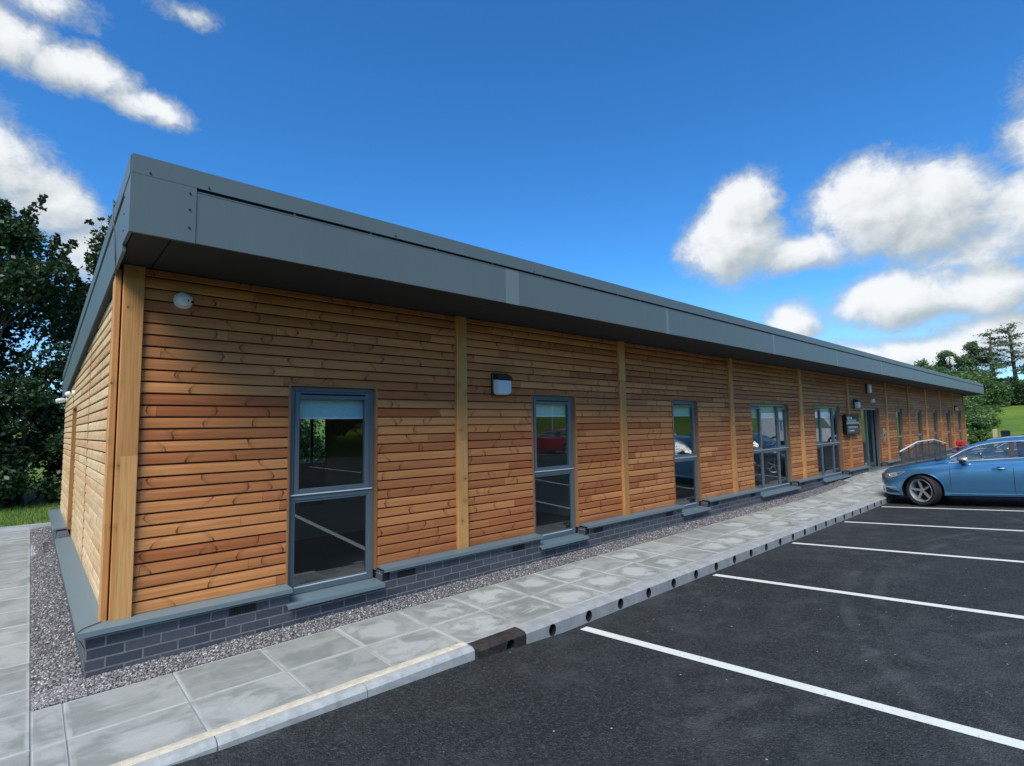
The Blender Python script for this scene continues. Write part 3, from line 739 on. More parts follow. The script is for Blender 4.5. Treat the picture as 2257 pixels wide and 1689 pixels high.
def grid(xs, ys, fz, name, m_, kind='structure', uvs=False, smooth_=True):
    vs = [(x, y, fz(x, y)) for y in ys for x in xs]; n = len(xs)
    fs = [(j*n+i, j*n+i+1, (j+1)*n+i+1, (j+1)*n+i) for j in range(len(ys)-1) for i in range(n-1)]
    mb = MB(); mb.add(vs, fs); o = mb.build(name, m_, recalc=False)
    if smooth_: o.data.polygons.foreach_set('use_smooth', [True]*len(o.data.polygons))
    return tag(o, kind=kind)
def frange(a, b, st):
    out = []; v = a
    while v < b-1e-9: out.append(v); v += st
    return out + [b]
def asphalt_fn(nt, p):
    o = nt.obj(); x, y, z = nt.sep(o)
    f = nt.noise(o, 95, 4, .8); f2 = nt.noise(o, 55, 4, .7); big = nt.noise(o, .55, 5, .6, .5); mid = nt.noise(o, 3.5, 5, .65, .3)
    vo = nt.vor(o, 85); vd = vo.outputs['Distance']
    f5 = nt.noise(o, 34, 3, .75); ff = nt.m('ADD', nt.m('MULTIPLY', f, .6), nt.m('MULTIPLY', f5, .4))
    c = nt.ramp(ff, [(.37, (.006,.0075,.008)), (.50, (.018,.0215,.0225)), (.62, (.070,.078,.078))])
    c = nt.mix(nt.m('MULTIPLY', nt.sstep(mid, .52, .70), .22), c, (.045,.062,.050))
    c = nt.mix(nt.m('MULTIPLY', nt.sstep(nt.m('ADD', nt.m('MULTIPLY', big, .6), nt.m('MULTIPLY', mid, .5)), .48, .72), .42), c, (.075,.080,.082))
    # pale scuffs
    sc_ = nt.noise(nt.vec(nt.m('MULTIPLY', x, 5), nt.m('MULTIPLY', y, 13), 0), 1, 4, .7, 1.2)
    scm = nt.m('MULTIPLY', nt.sstep(sc_, .64, .74), nt.sstep(nt.noise(o, 1.3, 2, .5), .50, .62))
    c = nt.mix(nt.m('MULTIPLY', scm, .65), c, (.20,.21,.205))
    for (cx_, cy_, rr_) in ((7.5, -9.5, 6.3), (2.0, -9.0, 5.4), (16.0, -12.0, 8.7)):
        dd_ = nt.m('SQRT', nt.m('ADD', nt.m('POWER', nt.m('SUBTRACT', x, cx_), 2.0), nt.m('POWER', nt.m('SUBTRACT', y, cy_), 2.0)))
        for o_ in (0.0, .28):
            tm = nt.m('SUBTRACT', 1.0, nt.sstep(nt.m('ABSOLUTE', nt.m('SUBTRACT', dd_, rr_+o_)), .02, .085))
            tm = nt.m('MULTIPLY', nt.m('MULTIPLY', tm, nt.sstep(nt.noise(o, 2.2, 4, .7), .42, .62)), .22)
            c = nt.mix(tm, c, (.13,.135,.135))
    # small bright chips and leaf bits
    v2 = nt.vor(o, 7.5); chip = nt.m('MULTIPLY', nt.m('SUBTRACT', 1.0, nt.sstep(v2.outputs['Distance'], .035, .060)), nt.m('GREATER_THAN', nt.sep(v2.outputs['Color'])[0], .55))
    c = nt.mix(chip, c, (.42,.42,.38))
    v3 = nt.vor(o, 26); ch3 = nt.m('MULTIPLY', nt.m('SUBTRACT', 1.0, nt.sstep(v3.outputs['Distance'], .06, .11)), nt.m('GREATER_THAN', nt.sep(v3.outputs['Color'])[0], .93))
    c = nt.mix(nt.m('MULTIPLY', ch3, .6), c, (.30,.30,.29))
    nt.l.new(c, p.inputs['Base Color']); p.inputs['Roughness'].default_value = .78; p.inputs['Specular IOR Level'].default_value = .35
    h = nt.m('ADD', nt.m('MULTIPLY', f2, .5), nt.m('SUBTRACT', 1.0, vd))
    nt.l.new(nt.bump(nt.m('ADD', h, nt.m('MULTIPLY', f5, 1.2)), .9, .010), p.inputs['Normal'])
M['asphalt'] = mat('fresh_asphalt', fn=asphalt_fn)
grid(frange(-14, 6, .4)+frange(6.8, 43, 1.2), [-24.5, -20, -16, -12] + frange(-9, -1.60, .2), asph, 'car_park', M['asphalt'])

def grass_fn(nt, p):
    o = nt.obj(); x, y, z = nt.sep(o)
    n1 = nt.noise(o, .12, 5, .6, .6); n2 = nt.noise(nt.vec(x, nt.m('MULTIPLY', y, .35), 0), 1.1, 5, .7); n3 = nt.noise(o, 9, 4, .7)
    c = nt.mix(nt.sstep(n1, .35, .65), (.085,.170,.018), (.150,.235,.030))
    c = nt.mix(nt.m('MULTIPLY', nt.sstep(n2, .5, .72), .5), c, (.215,.270,.055))
    c = nt.mix(1.0, c, nt.ramp(n3, [(.3, .6), (.7, 1.25)]), 'MULTIPLY')
    nt.l.new(c, p.inputs['Base Color']); p.inputs['Roughness'].default_value = .85; p.inputs['Specular IOR Level'].default_value = .2
    nt.l.new(nt.bump(n3, .8, .06), p.inputs['Normal'])
M['grass'] = mat('meadow_grass', fn=grass_fn)
grid([-400,-200,-100,-50,-25,-12,-6,-3.2,-2.6,-2.45,-2.3,-2.1,-1.9,0,10,20,30,38,40,42,42.5,43,43.5,44,45,47] + frange(50, 140, 5) + [170, 220, 300, 420],
     [-400,-250,-150,-100,-80,-60,-50,-40,-34,-30,-28,-27,-26.5,-26,-25.5,-25,-24.5,-24,-15,-8,0,5,9,9.15,9.25,9.35,9.45,9.55,9.7,10,12,15,20,30,45,60,80,110,150,220,320,420],
     terrain, 'ground', M['grass'])

# --- concrete paving slabs
def slab_fn(nt, p):
    o = nt.obj(); u, v, _ = nt.sep(nt.uv())
    rnd = nt.new('ShaderNodeNewGeometry').outputs['Random Per Island']
    r2 = nt.m('FRACT', nt.m('MULTIPLY', rnd, 37.7)); r3 = nt.m('FRACT', nt.m('MULTIPLY', rnd, 91.3))
    ov = nt.vec(nt.sep(o)[0], nt.sep(o)[1], nt.m('MULTIPLY', rnd, 40))
    n = nt.noise(ov, 3.2, 5, .6, .8); st = nt.noise(nt.vec(nt.m('MULTIPLY', nt.sep(o)[0], 3), nt.m('MULTIPLY', nt.sep(o)[1], 16), nt.m('MULTIPLY', rnd, 30)), 1, 5, .65, .4)
    fine = nt.noise(o, 130, 3, .6)
    base = nt.mix(rnd, (.285,.295,.272), (.375,.385,.358))
    base = nt.mix(nt.m('MULTIPLY', nt.sstep(n, .40, .66), .62), base, (.155,.182,.160))
    base = nt.mix(nt.m('MULTIPLY', nt.sstep(st, .50, .72), .34), base, (.46,.48,.455))
    # a drying mark that keeps to the middle of some slabs
    du = nt.m('ABSOLUTE', nt.m('SUBTRACT', nt.m('ADD', u, nt.m('MULTIPLY', nt.m('SUBTRACT', r3, .5), .25)), .5)); dv = nt.m('ABSOLUTE', nt.m('SUBTRACT', v, .5))
    dd = nt.m('ADD', nt.m('POWER', nt.m('MULTIPLY', du, 2.0), 3.0), nt.m('POWER', nt.m('MULTIPLY', dv, 2.0), 3.0))
    wb = nt.m('ADD', nt.m('MULTIPLY', nt.m('SUBTRACT', n, .5), 1.9), nt.m('MULTIPLY', nt.m('SUBTRACT', st, .5), .7))
    dd = nt.m('ADD', dd, wb)
    far = nt.m('ADD', .35, nt.m('MULTIPLY', nt.sstep(nt.sep(o)[0], 1.2, 3.2), .65)); on_ = nt.m('MULTIPLY', nt.m('GREATER_THAN', r2, .42), far)
    patch = nt.m('MULTIPLY', nt.m('SUBTRACT', 1.0, nt.sstep(dd, .04, .30)), on_)
    ringd = nt.m('MULTIPLY', nt.m('SUBTRACT', 1.0, nt.sstep(nt.m('ABSOLUTE', nt.m('SUBTRACT', dd, .52)), .03, .16)), on_)
    base = nt.mix(nt.m('MULTIPLY', patch, .50), base, (.53,.56,.54))
    base = nt.mix(nt.m('MULTIPLY', ringd, .35), base, (.16,.18,.165))
    edge = nt.m('MAXIMUM', du, dv); em = nt.m('MAXIMUM', nt.m('ABSOLUTE', nt.m('SUBTRACT', u, .5)), dv)
    em = nt.m('ADD', em, nt.m('MULTIPLY', nt.m('SUBTRACT', n, .5), .05))
    base = nt.mix(nt.m('MULTIPLY', nt.m('MULTIPLY', nt.sstep(em, .462, .488), nt.sstep(nt.noise(ov, 1.7, 3, .6), .38, .56)), .55), base, (.50,.53,.51))
    base = nt.mix(nt.m('MULTIPLY', nt.sstep(n, .60, .75), .16), base, (.42,.34,.29))
    base = nt.mix(1.0, base, nt.ramp(fine, [(.3, .92), (.7, 1.06)]), 'MULTIPLY')
    nt.l.new(base, p.inputs['Base Color']); nt.put(p.inputs['Roughness'], nt.m('ADD', .62, nt.m('MULTIPLY', n, .2)))
    nt.l.new(nt.bump(nt.m('ADD', nt.m('MULTIPLY', fine, .4), st), .22, .004), p.inputs['Normal'])
M['slab'] = mat('concrete_slab', fn=slab_fn)
M['joint'] = mat('mortar_joint', (.30,.32,.31), .9)
random.seed(11)
mb = MB()
def slab(x0, x1, y0, y1, g=.0035):
    x0 += g; x1 -= g; y0 += g; y1 -= g; e = .004
    j = [random.uniform(-.0018, .0018) for _ in range(4)]
    def Z(x, y, k): return pathz(x, y) + j[k]
    vs = [(x0+e,y0+e,Z(x0,y0,0)),(x1-e,y0+e,Z(x1,y0,1)),(x1-e,y1-e,Z(x1,y1,2)),(x0+e,y1-e,Z(x0,y1,3)),
          (x0,y0,Z(x0,y0,0)-e),(x1,y0,Z(x1,y0,1)-e),(x1,y1,Z(x1,y1,2)-e),(x0,y1,Z(x0,y1,3)-e),
          (x0,y0,Z(x0,y0,0)-.05),(x1,y0,Z(x1,y0,1)-.05),(x1,y1,Z(x1,y1,2)-.05),(x0,y1,Z(x0,y1,3)-.05)]
    U = [(0,0),(1,0),(1,1),(0,1)]
    fs = [(0,1,2,3)] + [(4+i,4+(i+1)%4,(i+1)%4,i) for i in range(4)] + [(8+i,8+(i+1)%4,4+(i+1)%4,4+i) for i in range(4)]
    mb.add(vs, fs, 0, [U] + [(U[i],U[(i+1)%4],U[(i+1)%4],U[i]) for i in range(4)]*2)
rows = [(-1.478,-.952),(-.952,-.382)]
for (y0, y1) in rows:
    slab(-.398, -.244, y0, y1)
    x = -.244
    while x < 39:
        slab(x, x+.6097, y0, y1); x += .6097
    
x = 15.9
while x < 39:                       # slabs right up to the plinth near the entrance
    slab(x, x+.6, -.382, -.123); x += .6
ly = [-2.65,-2.09,-1.52,-.942,-.382,.03,.60,1.17,1.74,2.31,2.88,3.45,4.02,4.59,5.16,5.73,6.3,6.87,7.44,8.01,8.42,9.2]
for i in range(len(ly)-1):
    for (a, b_) in ((-.998,-.398),(-1.6,-.998),(-2.2,-1.6)): slab(a, b_, ly[i], ly[i+1])
slab(-.398, -.10, 8.42, 9.2)
for k in range(30): slab(-.10+k*.6, .5+k*.6, 8.42, 9.2)
tag(mb.build('pavement', [M['slab']], recalc=False), kind='structure')
xs = [-.42, -.3] + frange(0, 12.6, 1.8) + frange(12.8, 18.4, .4) + frange(19.5, 39, 1.5)
grid(xs, [-1.50, -.95, -.375], lambda x, y: pathz(x, y)-.0065, 'pavement_bed', M['joint'], smooth_=False)
mb = MB(); mb.add([(-2.22,-2.7,PZ-.0065),(-.40,-2.7,PZ-.0065),(-.40,9.22,PZ-.0065),(-2.22,9.22,PZ-.0065)], [(0,1,2,3)])
mb.add([(-.40,8.41,PZ-.0065),(18,8.41,PZ-.0065),(18,9.22,PZ-.0065),(-.40,9.22,PZ-.0065)], [(0,1,2,3)])
tag(mb.build('pavement_bed', M['joint'], recalc=False), kind='structure')

# --- gravel margin
def gravel_fn(nt, p):
    o = nt.obj(); v = nt.vor(o, 62); e = nt.vor(o, 62, 'DISTANCE_TO_EDGE')
    cr = nt.sep(v.outputs['Color'])
    c = nt.ramp(cr[0], [(0, (.10,.097,.097)), (.35, (.17,.160,.158)), (.6, (.25,.23,.222)), (.85, (.33,.31,.30)), (1, (.55,.53,.50))])
    c = nt.mix(nt.sstep(e.outputs['Distance'], .0, .16), (.03,.028,.028), c)
    nt.l.new(c, p.inputs['Base Color']); p.inputs['Roughness'].default_value = .8
    nt.l.new(nt.bump(nt.m('SUBTRACT', 1.0, v.outputs['Distance']), 1.0, .012), p.inputs['Normal'])
M['gravel'] = mat('gravel_bed', fn=gravel_fn)
def gz(x, y):
    e = min(clamp((y+.384)/.2) if y < -.12 else 1, clamp((x+.40)/.22) if x < -.12 else 1)
    return pathz(x, -.38) - .004 + .030*e + .004*math.sin(x*9+y*5)*e + .022*smooth(x/10)*e
grid(frange(-.400, 15.9, .05), [-.384, -.34, -.30, -.25, -.2, -.12], gz, 'gravel_margin', M['gravel'])
grid([-.400, -.35, -.3, -.25, -.2, -.12], frange(-.12, 8.42, .06), gz, 'gravel_margin', M['gravel'])
def stone_fn(nt, p):
    r = nt.new('ShaderNodeNewGeometry').outputs['Random Per Island']
    c = nt.ramp(r, [(0, (.075,.072,.074)), (.3, (.135,.128,.128)), (.55, (.215,.20,.196)), (.8, (.30,.285,.275)), (.95, (.42,.41,.39)), (1, (.72,.70,.66))])
    nt.l.new(c, p.inputs['Base Color']); p.inputs['Roughness'].default_value = .7
M['stone'] = mat('gravel_stone', fn=stone_fn)
rng = np.random.default_rng(4)
t_ = (1+5**.5)/2
ICO = np.array([(-1,t_,0),(1,t_,0),(-1,-t_,0),(1,-t_,0),(0,-1,t_),(0,1,t_),(0,-1,-t_),(0,1,-t_),(t_,0,-1),(t_,0,1),(-t_,0,-1),(-t_,0,1)]); ICO /= np.linalg.norm(ICO[0])
ICF = np.array([(0,11,5),(0,5,1),(0,1,7),(0,7,10),(0,10,11),(1,5,9),(5,11,4),(11,10,2),(10,7,6),(7,1,8),(3,9,4),(3,4,2),(3,2,6),(3,6,8),(3,8,9),(4,9,5),(2,4,11),(6,2,10),(8,6,7),(9,8,1)])
def raw_mesh(name, V, F, m_, parent=None, sm=False):
    me = bpy.data.meshes.new(name); k = F.shape[1]
    o3 = np.array(ORG[parent.name]) if parent is not None else np.zeros(3)
    V = (V - o3).astype(np.float32)
    me.vertices.add(len(V)); me.vertices.foreach_set('co', V.ravel())
    me.loops.add(F.size); me.loops.foreach_set('vertex_index', F.astype(np.int32).ravel())
    me.polygons.add(len(F)); me.polygons.foreach_set('loop_start', np.arange(0, F.size, k, dtype=np.int32))
    me.materials.append(m_); me.update(calc_edges=True)
    if sm: me.polygons.foreach_set('use_smooth', [True]*len(F))
    o = bpy.data.objects.new(name, me); col.objects.link(o)
    if parent is not None: o.parent = parent
    ORG[o.name] = Vector(o3)
    return o
def stones(n, fx, fy, rmin, rmax, name='gravel_stones'):
    X = fx(n); Y = fy(n); Z = np.array([gz(a, b) for a, b in zip(X, Y)])
    S = rng.uniform(rmin, rmax, (n, 3)); S[:, 2] *= .65
    A = rng.uniform(0, 2*np.pi, n)
    V = ICO[None]*S[:, None, :]*rng.uniform(.8, 1.15, (n, 12, 1))
    til = rng.uniform(-.6, .6, n)
    c, s_ = np.cos(til)[:, None], np.sin(til)[:, None]
    x_, z_ = V[..., 0]*c - V[..., 2]*s_, V[..., 0]*s_ + V[..., 2]*c
    c, s_ = np.cos(A)[:, None], np.sin(A)[:, None]
    V = np.stack([x_*c - V[..., 1]*s_, x_*s_ + V[..., 1]*c, z_], -1)
    V += np.stack([X, Y, Z+.003], -1)[:, None]
    F = (ICF[None] + (np.arange(n)*12)[:, None, None]).reshape(-1, 3)
    return tag(raw_mesh(name, V.reshape(-1, 3), F, M['stone']), 'loose grey and mauve gravel filling the strip along the plinth', 'gravel', kind='stuff')
stones(15000, lambda n: -.39 + 16.2*rng.random(n)**1.7, lambda n: rng.uniform(-.374, -.125, n), .005, .0125)
stones(4200, lambda n: rng.uniform(-.39, -.125, n), lambda n: -.37 + 8.6*rng.random(n)**1.5, .006, .0135)

# --- kerb: drained concrete kerb with round inlets
def conc_fn(c1, c2, sc=6):
    def fn(nt, p):
        o = nt.obj(); n = nt.noise(o, sc, 5, .65, .4); f = nt.noise(o, 150, 3, .6); st = nt.noise(nt.vec(nt.m('MULTIPLY', nt.sep(o)[0], 14), nt.sep(o)[1], nt.m('MULTIPLY', nt.sep(o)[2], 5)), 1, 4, .6)
        c = nt.mix(nt.sstep(n, .3, .7), c1, c2); c = nt.mix(nt.m('MULTIPLY', nt.sstep(st, .5, .75), .25), c, tuple(v*.6 for v in c1))
        c = nt.mix(1.0, c, nt.ramp(f, [(.3, .9), (.7, 1.08)]), 'MULTIPLY')
        nt.l.new(c, p.inputs['Base Color']); p.inputs['Roughness'].default_value = .75; nt.l.new(nt.bump(f, .3, .003), p.inputs['Normal'])
    return fn
M['kerb'] = mat('kerb_concrete', fn=conc_fn((.27,.285,.285), (.365,.38,.375)))
M['kerb_old'] = mat('kerb_concrete_left', fn=conc_fn((.30,.33,.325), (.44,.47,.46), 9))
M['haunch'] = mat('mortar_haunch', fn=conc_fn((.52,.47,.36), (.68,.63,.50), 14))
M['cast_black'] = mat('dirty_black_iron', fn=conc_fn((.012,.012,.013), (.050,.040,.033), 11))
def kerb_unit(mb, x0, x1, holes, mi=0):
    yt0, yt1, yf_ = -1.479, -1.565, -1.622
    def zt_(x): return pathz(x, -1.48)
    zb_, ztf = -.56, -.378
    # top, chamfer
    vs = []
    for x in (x0, x1): vs += [(x, yt0, PZ), (x, yt1, PZ-.003), (x, -1.604, PZ-.010), (x, yf_, ztf)]
    mb.add(vs, [(0,1,5,4),(1,2,6,5),(2,3,7,6)], mi)
    mb.add([(x0,yt0,PZ),(x0,yt1,PZ-.003),(x0,-1.604,PZ-.010),(x0,yf_,ztf),(x0,yf_,zb_),(x0,yt0,zb_)], [(0,1,2,3,4,5)], mi)
    mb.add([(x1,yt0,PZ),(x1,yt1,PZ-.003),(x1,-1.604,PZ-.010),(x1,yf_,ztf),(x1,yf_,zb_),(x1,yt0,zb_)], [(5,4,3,2,1,0)], mi)
    hs_ = sorted(holes); cuts = [x0] + [(hs_[i]+hs_[i+1])/2 for i in range(len(hs_)-1)] + [x1]
    for i, hx in enumerate(hs_):
        a, b_ = cuts[i], cuts[i+1]; N = 16; r_ = .047; hz = -.428
        outer = []
        for k in range(N):
            th = 2*math.pi*(k+.5)/N; dx_, dz_ = math.cos(th), math.sin(th)
            tx = ((b_-hx)/dx_ if dx_ > 0 else (a-hx)/dx_); tz = ((ztf-hz)/dz_ if dz_ > 0 else (zb_-hz)/dz_)
            q = min(tx, tz); outer.append((hx+dx_*q, yf_, hz+dz_*q))
        inner = [(hx+r_*math.cos(2*math.pi*(k+.5)/N), yf_, hz+1.12*r_*math.sin(2*math.pi*(k+.5)/N)) for k in range(N)]
        deep = [(v[0], yf_+.06, v[2]) for v in inner]
        mb.add(outer+inner, [(k, (k+1)%N, N+(k+1)%N, N+k) for k in range(N)], mi)
        for (cx_, cz_) in ((a, ztf), (b_, ztf), (a, zb_), (b_, zb_)):   # corner fillers
            ks = sorted(range(N), key=lambda k: (outer[k][0]-cx_)**2+(outer[k][2]-cz_)**2)
            e1 = [k for k in range(N) if abs(outer[k][0]-cx_) < 1e-6]; e2 = [k for k in range(N) if abs(outer[k][2]-cz_) < 1e-6]
            if e1 and e2:
                p1 = min(e1, key=lambda k: abs(outer[k][2]-cz_)); p2 = min(e2, key=lambda k: abs(outer[k][0]-cx_))
                mb.add([(cx_, yf_, cz_), outer[p1], outer[p2]], [(0,1,2)], mi)
        mb.add(inner+deep, [(k, (k+1)%N, N+(k+1)%N, N+k) for k in range(N)], mi+1)
        mb.add(deep, [tuple(range(N))], mi+1)
mb = MB(); x = 2.735; kx = [2.735, 3.30]
while kx[-1] < 39: kx.append(kx[-1]+1.0)
for i in range(len(kx)-1):
    a, b_ = kx[i]+.0025, kx[i+1]-.0025
    kerb_unit(mb, a, b_, [3.055 + .5*k for k in range(90) if a < 3.055+.5*k < b_])
tag(mb.build('kerb', [M['kerb'], M['slot']], recalc=False), kind='structure')
mb = MB(); kerb_unit(mb, 2.212, 2.731, [2.555])
tag(mb.build('drain_outlet_unit', [M['cast_black'], M['slot']], recalc=False), 'dirty black iron outlet unit let into the pale kerb', 'drain unit')
mb = MB(); kl = [2.208, 1.29, .38, -.53, -1.44, -2.35, -3.3, -4.2, -5.1]
for i in range(len(kl)-1):
    a, b_ = kl[i+1]+.003, kl[i]-.003
    pr = [(-1.482, -.56), (-1.482, PZ+.002), (-1.545, PZ+.001), (-1.568, PZ-.006), (-1.585, PZ-.022), (-1.597, -.56)]
    mb.prism(pr, 0, a, b_)
tag(mb.build('kerb', [M['kerb_old']]), kind='structure')
random.seed(2)
mb = MB(); vs = []; fs = []; n = 60
for i in range(n+1):
    x = 2.20 - i*(7.2/n); y0 = -1.424 + random.uniform(-.006, .006); vs += [(x, y0, PZ+.002), (x, y0-.012, PZ+.007), (x, -1.485+random.uniform(-.004,.004), PZ+.008), (x, -1.505, PZ+.0025)]
for i in range(n):
    for k in range(3): fs.append((4*i+k, 4*i+k+1, 4*i+5+k, 4*i+4+k))
mb.add(vs, fs); tag(mb.build('mortar_strip', [M['haunch']], smooth=60), kind='structure')

# --- bay markings
def paint_fn(nt, p):
    o = nt.obj(); n = nt.noise(o, 45, 4, .7); n2 = nt.noise(o, 2.5, 4, .6)
    c = nt.mix(nt.m('MULTIPLY', nt.sstep(n2, .5, .75), .3), (.70,.73,.67), (.47,.47,.43))
    v2 = nt.vor(o, 22); chip = nt.m('MULTIPLY', nt.m('SUBTRACT', 1.0, nt.sstep(v2.outputs['Distance'], .12, .2)), nt.m('GREATER_THAN', nt.sep(v2.outputs['Color'])[0], .93))
    c = nt.mix(chip, c, (.10,.10,.10)); c = nt.mix(nt.m('MULTIPLY', nt.sstep(n, .56, .70), .55), c, (.22,.22,.22))
    nt.l.new(c, p.inputs['Base Color']); p.inputs['Roughness'].default_value = .6; nt.l.new(nt.bump(n, .25, .002), p.inputs['Normal'])
M['paint'] = mat('white_road_paint', fn=paint_fn)
for i in range(11):
    xc = 3.392 + 2.4757*i
    ys = [-1.70 + (-.03 if i == 0 else 0)] + frange(-1.9, -6.55, -.3) if False else [-1.69 - .31*k for k in range(16)]
    vs = []; fs = []
    for y in ys:
        wv = .0012*math.sin(y*17+i)
        vs += [(xc-.050+wv, y, asph(xc-.05, y)+.004), (xc+.050+wv, y, asph(xc+.05, y)+.004)]
    fs = [(2*k, 2*k+1, 2*k+3, 2*k+2) for k in range(len(ys)-1)]
    tag(MB().add(vs, fs).build('bay_marking', [M['paint']]), kind='structure')
for i in range(8):
    xc = 6 + 2.4757*i
    vs = [(xc-.05, -13, asph(xc, -13)+.004), (xc+.05, -13, asph(xc, -13)+.004), (xc+.05, -17.8, asph(xc, -17.8)+.004), (xc-.05, -17.8, asph(xc, -17.8)+.004)]
    tag(MB().add(vs, [(0,1,2,3)]).build('bay_marking', [M['paint']]), kind='structure')

# --- step slab in the gravel by the gable door
t = empty('door_step', (-.24, 5.85, PZ), 'small step in the gravel at the gable door, pale slab and brown block', 'step')
MB().box(-.395, -.262, 5.42, 6.42, PZ-.05, PZ+.004, bev=.004).build('slab', [M['kerb_old']], t)
MB().box(-.258, -.135, 5.42, 6.42, PZ-.05, PZ+.03, bev=.006).build('block', [mat('brown_block', (.075,.055,.05), .8)], t)

# --- ramp railing in front of the entrance side
t = empty('ramp_railing', (21, -1.1, -.3), 'low dark grey railing with pale handrail rising and falling beside the ramp', 'railing')
RX = [18.06, 20.13, 22.54, 24.45]; RZ = [.50, .695, .695, .515]
def rz(x): return float(np.interp(x, RX, RZ))
def rb(x): return pathz(x, -1.1)
mb = MB(); mb.tube([(17.98, -1.1, .495)] + [(a, -1.1, b_) for a, b_ in zip(RX, RZ)] + [(24.55, -1.1, .505)], .024, 10); mb.build('handrail', [M['rail_top']], t, smooth=40)
for i in range(8):
    x = 18.08 + i*.905; MB().box(x-.022, x+.022, -1.12, -1.08, rb(x)-.05, rz(x)-.025, bev=.004).build('post', [M['dark_metal']], t)
mb = MB(); mb.tube([(a, -1.1, b_-.09) for a, b_ in zip(RX, RZ)], .014, 6); mb.tube([(a, -1.1, rb(a)+.09) for a in [18.06, 19, 20, 21.5, 23, 24.45]], .014, 6); mb.build('rail', [M['dark_metal']], t)
mb = MB()
for k in range(7):
    xa = 18.08 + k*.905
    for j in range(1, 9):
        x = xa + j*.1005; mb.box(x-.006, x+.006, -1.106, -1.094, rb(x)+.09, rz(x)-.09)
mb.build('infill_bars', [M['dark_metal']], t)

# --- fire-hydrant-red stand pipe / hose post beyond the railing
red = mat('red_paint', (.50,.012,.022), .38)
t = empty('red_hose_stand', (26.3, -1.2, -.4), 'red hose stand with two round faces beyond the ramp railing', 'hose stand')
MB().tube([(26.2, -1.2, -.4), (26.2, -1.2, .30)], .05, 10).build('post', [red], t, smooth=40)
mb = MB(); lathe(mb, (26.05, -1.27, .44), (-.9, -.4, 0), [(0,.10),(.02,.115),(.10,.115),(.12,.10)], 18); mb.build('reel', [red], t, smooth=40)
mb = MB(); lathe(mb, (26.02, -1.29, .44), (-.9, -.4, 0), [(.119,.055),(.15,.05)], 12); mb.build('hub', [mat('dark_red', (.25,.01,.02), .5)], t, smooth=40)
mb = MB(); mb.tube([(26.3, -1.15, .52), (26.3, -1.27, .56), (26.3, -1.38, .52), (26.3, -1.40, .36), (26.3, -1.34, .22)], .02, 8); mb.build('hose', [red], t, smooth=60)

t = empty('wheelie_bin', (34.2, -1.78, -.4), 'black wheeled bin just showing over the blue car roof beside the pale post', 'bin')
mb = MB(); mb.add([(34.0,-2.0,-.3),(34.3,-2.0,-.3),(34.3,-1.75,-.3),(34.0,-1.75,-.3),(33.97,-2.03,.72),(34.33,-2.03,.72),(34.33,-1.72,.72),(33.97,-1.72,.72)], [(0,3,2,1),(4,5,6,7),(0,1,5,4),(1,2,6,5),(2,3,7,6),(3,0,4,7)])
mb.build('body', [M['black']], t)
mb = MB(); mb.prism([(-2.05,.72),(-1.70,.72),(-1.72,.79),(-1.85,.82),(-2.03,.80)], 0, 33.95, 34.35); mb.build('lid', [M['black']], t)
for yy in (-2.0, -1.76):
    mb = MB(); lathe(mb, (34.4, yy, -.3), (0, 1, 0), [(-.03,.10),(.03,.10)], 16); mb.build('wheel', [M['black']], t)
# --- short pale timber post and a dark bin beyond the car
t = MB().box(30.0, 30.16, -1.99, -1.84, -.45, .93, bev=.01).build('timber_post', [mat('weathered_post', fn=wood_fn((.42,.36,.22), (.58,.52,.34), vertical=True))])
tag(t, 'short pale square timber post sticking up behind the blue car roof', 'post')
# ================================================================== VEHICLES
def carpaint(name, c, metal=.80):
    def fn(nt, p):
        o = nt.obj(); f = nt.noise(o, 900, 1, .5)
        nt.l.new(nt.mix(f, tuple(v*.82 for v in c), tuple(min(1, v*1.18) for v in c)), p.inputs['Base Color'])
        p.inputs['Roughness'].default_value = .24; p.inputs['Metallic'].default_value = metal
        p.inputs['Coat Weight'].default_value = 1.0; p.inputs['Coat Roughness'].default_value = .03
    return mat(name, fn=fn)
M['tyre'] = mat('tyre_rubber', (.014,.014,.015), .75)
M['rim'] = mat('alloy_rim', (.44,.46,.48), .30, .6)
M['rim_dark'] = mat('rim_dark', (.02,.02,.022), .35, .4)
M['chrome'] = mat('chrome_trim', (.74,.78,.78), .25, .35)
M['seat'] = mat('car_interior', (.03,.033,.034), .8)
M['lamp_back'] = mat('lamp_back', (.46,.48,.49), .35, .0)
M['lamp'] = mat('lamp_silver', (.75,.77,.78), .12, .9)
M['lens'] = glass_mat('lamp_lens', (.98,.99,.99), 1.2, .10)
I = np.interp
